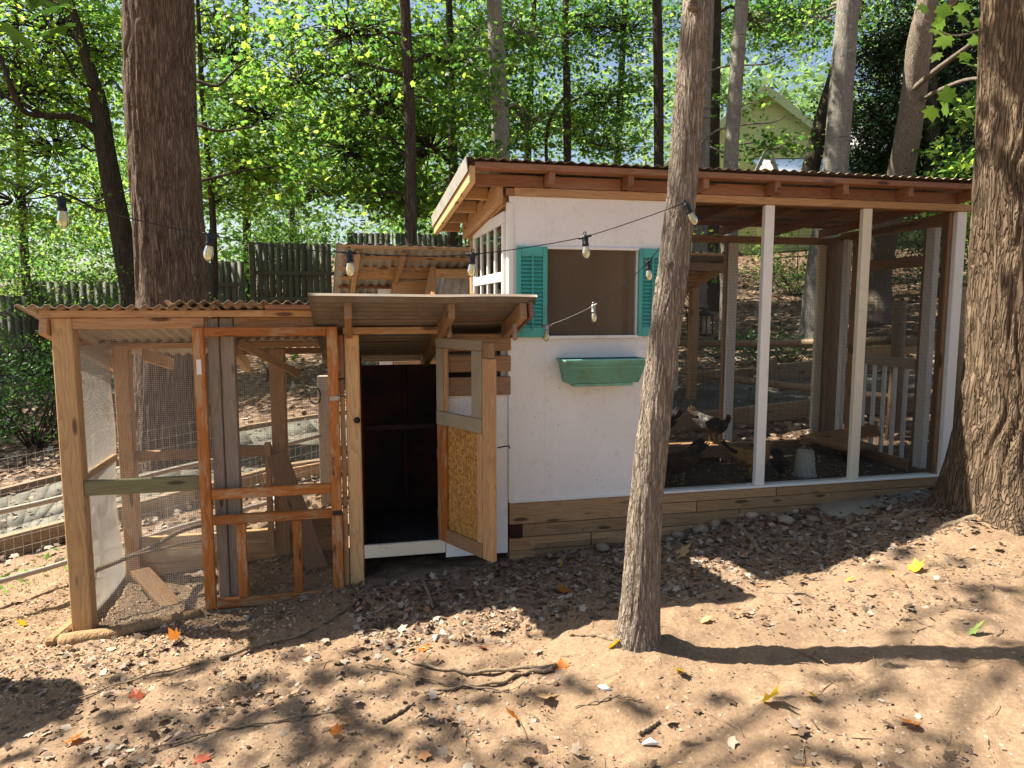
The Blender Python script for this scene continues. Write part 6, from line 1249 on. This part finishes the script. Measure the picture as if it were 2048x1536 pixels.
for a_ in (('bright yellow leaf with an orange edge on the sunny dirt at lower right', 1525, 1402, .085, 'lf_yellow'), ('curled yellow leaf right of the larger yellow one', 1628, 1397, .07, 'lf_yellow'), ('bright yellow leaf lying highest on the sunny slope at the right', 1823, 1150, .08, 'lf_yellow'), ('small yellow leaf just left of the highest bright yellow one', 1782, 1161, .05, 'lf_yellow'), ('single small yellow leaf in the sun right of the roof shadow corner', 1691, 1167, .045, 'lf_yellow'), ('yellow oval leaf in the shade below the foundation timbers', 1118, 1137, .045, 'lf_yellow', 'oval'),
           ('yellow leaf leaning on the foot of the slim tree', 1224, 1310, .07, 'lf_yellow'), ('tan and yellow leaf just right of the slim tree in the sun', 1410, 1254, .06, 'lf_tan'), ('pale yellow leaf in the dirt below the slim tree shadow', 1362, 1366, .055, 'lf_yellow'), ('large upright tan leaf in the shade right of the slim tree', 1350, 1118, .10, 'lf_tan'), ('big curled tan leaf standing on edge left of the slim tree', 1093, 1380, .09, 'lf_tan'), ('orange brown leaf on the end of the curved stick', 1126, 1338, .07, 'lf_orange'),
           ('orange maple leaf on the dirt at the edge of the hen house shade', 838, 1300, .07, 'lf_orange'), ('dark red leaf near the orange maple leaf', 973, 1292, .05, 'lf_red'), ('orange leaf in front of the base log', 362, 1283, .08, 'lf_orange'), ('brown curled leaf at lower left', 140, 1487, .08, 'lf_orange'), ('rust coloured leaf in the sunny litter at left', 285, 1398, .07, 'lf_red'), ('orange leaf between the sticks at the bottom centre', 1036, 1440, .06, 'lf_orange'),
           ('red orange leaf at the very bottom left of centre', 400, 1515, .07, 'lf_red'), ('small orange leaf in the middle of the bottom litter', 665, 1465, .06, 'lf_orange'), ('green fallen leaf far right on the dirt', 1930, 1266, .06, 'lf_green'), ('small red leaf right of the slim tree shadow', 1700, 1230, .04, 'lf_red'), ('brown leaf pair on the sunny slope below the yellow leaves', 1810, 1180, .05, 'lf_orange'), ('brown leaf on the root of the big right tree', 1880, 1072, .08, 'lf_red'), ('reddish leaf pile beside the big right trunk foot', 1925, 1062, .08, 'lf_red'),
           ('yellow leaf at the left edge by the wire fence', 60, 1252, .06, 'lf_yellow'), ('red leaf under the raised hen house', 830, 1132, .05, 'lf_red'), ('orange and yellow leaves in the shade left of the slim tree', 1130, 1176, .08, 'lf_orange'), ('pinkish leaf among the stones', 1525, 1058, .05, 'lf_red'), ('orange brown leaf at the bottom right', 1826, 1462, .07, 'lf_orange'), ('tan leaf at the bottom right corner', 1600, 1530, .07, 'lf_tan'), ('ochre leaf lying left of the dark broken stick', 700, 1440, .06, 'lf_tan')):
    fleaf(*a_)
for nm_, lab, p_ in (('roof_leaf', 'orange leaf caught on the front edge of the hen house roof', (946, 592)), ('roof_leaf', 'small red orange leaf on the hen house roof left of the other', (865, 592))):
    p = at(p_[0], p_[1] + 2, 3.98 if p_[0] > 900 else 3.92); g = leaves_geo(np.zeros((3, 3)), np.array([[0, -1, .6], [.5, -1, .2], [-.4, -.8, .4]]), np.array([0, 1.0, 5.0]), np.array([.045, .035, .04]), 'maple'); o = link('fallen_leaf', mesh_np('fallen_leaf', *g, M['lf_orange']), None, None, Matrix.Translation(p)); tag(o, lab, 'leaf', 'leaves on the roof')
# feathers
for k, (px, py, lab) in enumerate(((1285, 1487, 'white downy feather on the dirt at the bottom centre'), (870, 1290, 'small white feather at the edge of the shade'), (1222, 1390, 'white feather beside a twig below the slim tree'))):
    p = gp(px, py); g = tube_geo([(0, 0, 0.004), (0.03, 0.01, 0.008), (0.06, 0.0, 0.004)], [0.004, 0.014, 0.002], 7); o = link('feather', mesh_np('feather', *g, M['white'], True), None, None, Matrix.Translation((p.x, p.y, gzs(p.x, p.y))) @ Matrix.Rotation(k * 1.3, 4, 'Z')); tag(o, lab, 'feather')
# litter: leaf fragments, chips, twigs
def litter(n, xr, yr, s0, s1, mat, name, dens=None, shape='chip', tilt=0.5, yexp=1.0, lab=None, embed=0.2):
    x = rng.uniform(*xr, n); y = yr[0] + (yr[1] - yr[0]) * rng.uniform(0, 1, n) ** yexp
    if dens is not None: k = rng.uniform(0, 1, n) < dens(x, y); x, y = x[k], y[k]
    z = gz(x, y) if lab is None or 'path' not in lab else gbase(x, y) + 0.07; m = len(x); nr_ = rng.normal(0, tilt, (m, 3)); nr_[:, 2] = 1; sz = rng.uniform(s0, s1, m) ** 1.0
    C_ = np.stack([x, y, z + sz * 0.10], -1); g = leaves_geo(C_, nr_, rng.uniform(0, 6.28, m), sz, shape); o = put(name, g, M[mat], None); tag(o, lab, kind='stuff'); return o
def inside(x, y):
    dx = x - O0.x; dy = y - O0.y; t_ = dx * U.x + dy * U.y; v_ = dx * V.x + dy * V.y; return t_, v_
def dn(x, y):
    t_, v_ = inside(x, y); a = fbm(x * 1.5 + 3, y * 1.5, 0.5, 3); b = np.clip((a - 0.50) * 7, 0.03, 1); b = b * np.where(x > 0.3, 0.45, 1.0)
    b = np.where((x < 0.2) & (v_ < 0), np.maximum(b, 0.28), b); b = np.where((v_ > -0.95) & (v_ < 0) & (t_ > -1), np.maximum(b, 1.0), b)  # litter packed densest in the strip the roofs shade, to darken it further
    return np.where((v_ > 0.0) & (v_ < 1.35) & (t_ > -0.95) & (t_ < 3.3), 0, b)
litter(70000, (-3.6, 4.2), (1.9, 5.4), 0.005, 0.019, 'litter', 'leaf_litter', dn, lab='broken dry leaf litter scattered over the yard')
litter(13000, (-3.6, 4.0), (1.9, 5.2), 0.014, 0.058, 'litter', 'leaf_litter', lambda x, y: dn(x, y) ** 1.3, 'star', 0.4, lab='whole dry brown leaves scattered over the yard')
litter(34000, (-16, 16), (5.6, 24), 0.05, 0.13, 'litter', 'leaf_litter', lambda x, y: np.where((inside(x, y)[1] > 1.4), 1, 0) * np.where(fbm(x, y, 2.0, 2) > 0.36, 1, 0.4), 'star', 0.45, 1.3, lab='old leaves covering the hillside behind the coops')
litter(3000, (-6, 5.2), (5.0, 9.0), 0.03, 0.07, 'litter', 'leaf_litter', None, 'star', 0.35, 1.0, 'leaves lying on the stone path')
litter(16000, (-3.8, -1.0), (3.0, 5.2), 0.008, 0.022, 'shaving', 'wood_shavings', lambda x, y: np.clip(1.2 - np.abs(inside(x, y)[1] - 0.1) * 0.9 - np.clip(inside(x, y)[0] + 1.5, 0, 2) * 1.6, 0, 1) * 0.9, 'chip', 0.6, lab='pale wood shavings spilled under and around the low run')
m_ = 1500; px_ = rng.uniform(E1 + 0.05, 3.2, m_); py_ = rng.uniform(0.07, 1.3, m_); cc_ = np.array([list(TV(a, b, FZ + 0.03 * (a - 1) + 0.012)) for a, b in zip(px_, py_)]); o = put('run_litter', leaves_geo(cc_, rand_dirs(m_, 1, .4), rng.uniform(0, 6.28, m_), rng.uniform(.01, .035, m_), 'chip'), M['litter'], None); tag(o, 'scraps of litter on the soil inside the screened run', kind='stuff')
# twiglets
tg = []
for k in range(420):
    x, y = rng.uniform(-3.4, 3.8), rng.uniform(2.0, 4.4); 
    if inside(x, y)[1] > -0.03: continue
    a = rng.uniform(0, 6.28); L = rng.uniform(0.03, 0.14); z_ = gzs(x, y) + 0.004; x2, y2 = x + L * math.cos(a), y + L * math.sin(a); tg.append(tube_geo([(x, y, z_), ((x + x2) / 2 + rng.normal(0, .004), (y + y2) / 2, z_ + 0.006), (x2, y2, gzs(x2, y2) + 0.004)], rng.uniform(0.0008, 0.0022), 4, False))
o = litter(9000, (-1.6, 3.4), (3.2, 5.2), 0.012, 0.05, 'litter', 'leaf_litter', lambda x, y: np.where((inside(x, y)[1] < -0.01) & (inside(x, y)[1] > -1.05) & (inside(x, y)[0] > -1.0), 0.9, 0.0), 'star', 0.45, lab='matted leaves laid to deepen the shade in front of the coops')  # leaves crowded into the shaded strip to deepen its shade
o = put('twig_litter', merge(tg), M['stick'], None); tag(o, 'tiny twigs and straws strewn over the dirt', kind='stuff')
# clods
cl = []
vv, ff, cc = tube_geo([(0, 0, -0.6), (0, 0, -0.2), (0, 0, 0.3), (0, 0, 0.6)], [0.5, 1.0, 0.85, 0.35], 6)
n_ = 5200; x = rng.uniform(-3.4, 3.9, n_); y = rng.uniform(2.0, 4.6, n_); k_ = (inside(x, y)[1] < -0.03); x, y = x[k_], y[k_]; z = gz(x, y); s_ = rng.uniform(0.0025, 0.009, len(x)); s_[:60] *= 1.8
an = rng.uniform(0, 6.28, len(x)); ca, sa = np.cos(an)[:, None], np.sin(an)[:, None]; q_ = vv[None] * s_[:, None, None] * np.array([1, 0.8, 0.7]); Pq = np.stack([q_[..., 0] * ca - q_[..., 1] * sa + x[:, None], q_[..., 0] * sa + q_[..., 1] * ca + y[:, None], q_[..., 2] + z[:, None]], -1).reshape(-1, 3)
o = put('dirt_clods', (Pq, (np.arange(len(x))[:, None] * len(vv) + ff[None]).ravel(), np.tile(cc, len(x))), M['dirt'], None); tag(o, 'crumbs of dry earth on the yard', kind='stuff')
# green tufts near the wire fence
litter(900, (-5.2, -2.9), (3.9, 5.4), 0.03, 0.07, 'leaf_mid', 'grass_tufts', lambda x, y: (fbm(x * 2, y * 2, 9, 2) > 0.55) * 1.0, 'oval', 1.6, lab='sparse green tufts under the wire fence')
# made-up stump added off the left edge to throw the lower left shadow
t = thing('shadow_stump', 'unseen stump added outside the left edge to cast a shadow', 'stump', (-3.35, 3.28, gb(-3.35, 3.28)))
put('stump_wood', trunk_geo([(-3.35, 3.28, -0.5), (-3.33, 3.28, 0.3), (-3.32, 3.29, 0.8), (-3.33, 3.28, 1.28)], [0.31, 0.28, 0.27, 0.29], 60, 60, 0.015, 8, 1.0, seed=9), M['barkF'], t, True)
t = thing('garden_toy', 'small red and white object lying on the leaves beyond the wire fence', 'toy', (-7.95, 10.6, gb(-7.95, 10.6)))
q = at(8, 848, 10.0); g_ = gb(q.x, q.y); box('body', ID, (q.x - 0.16, q.y - 0.06, g_ + 0.02), (q.x + 0.02, q.y + 0.06, g_ + 0.14), M['comb'], t); box('cover', ID, (q.x + 0.025, q.y - 0.05, g_ + 0.04), (q.x + 0.12, q.y + 0.05, g_ + 0.2), M['white'], t)
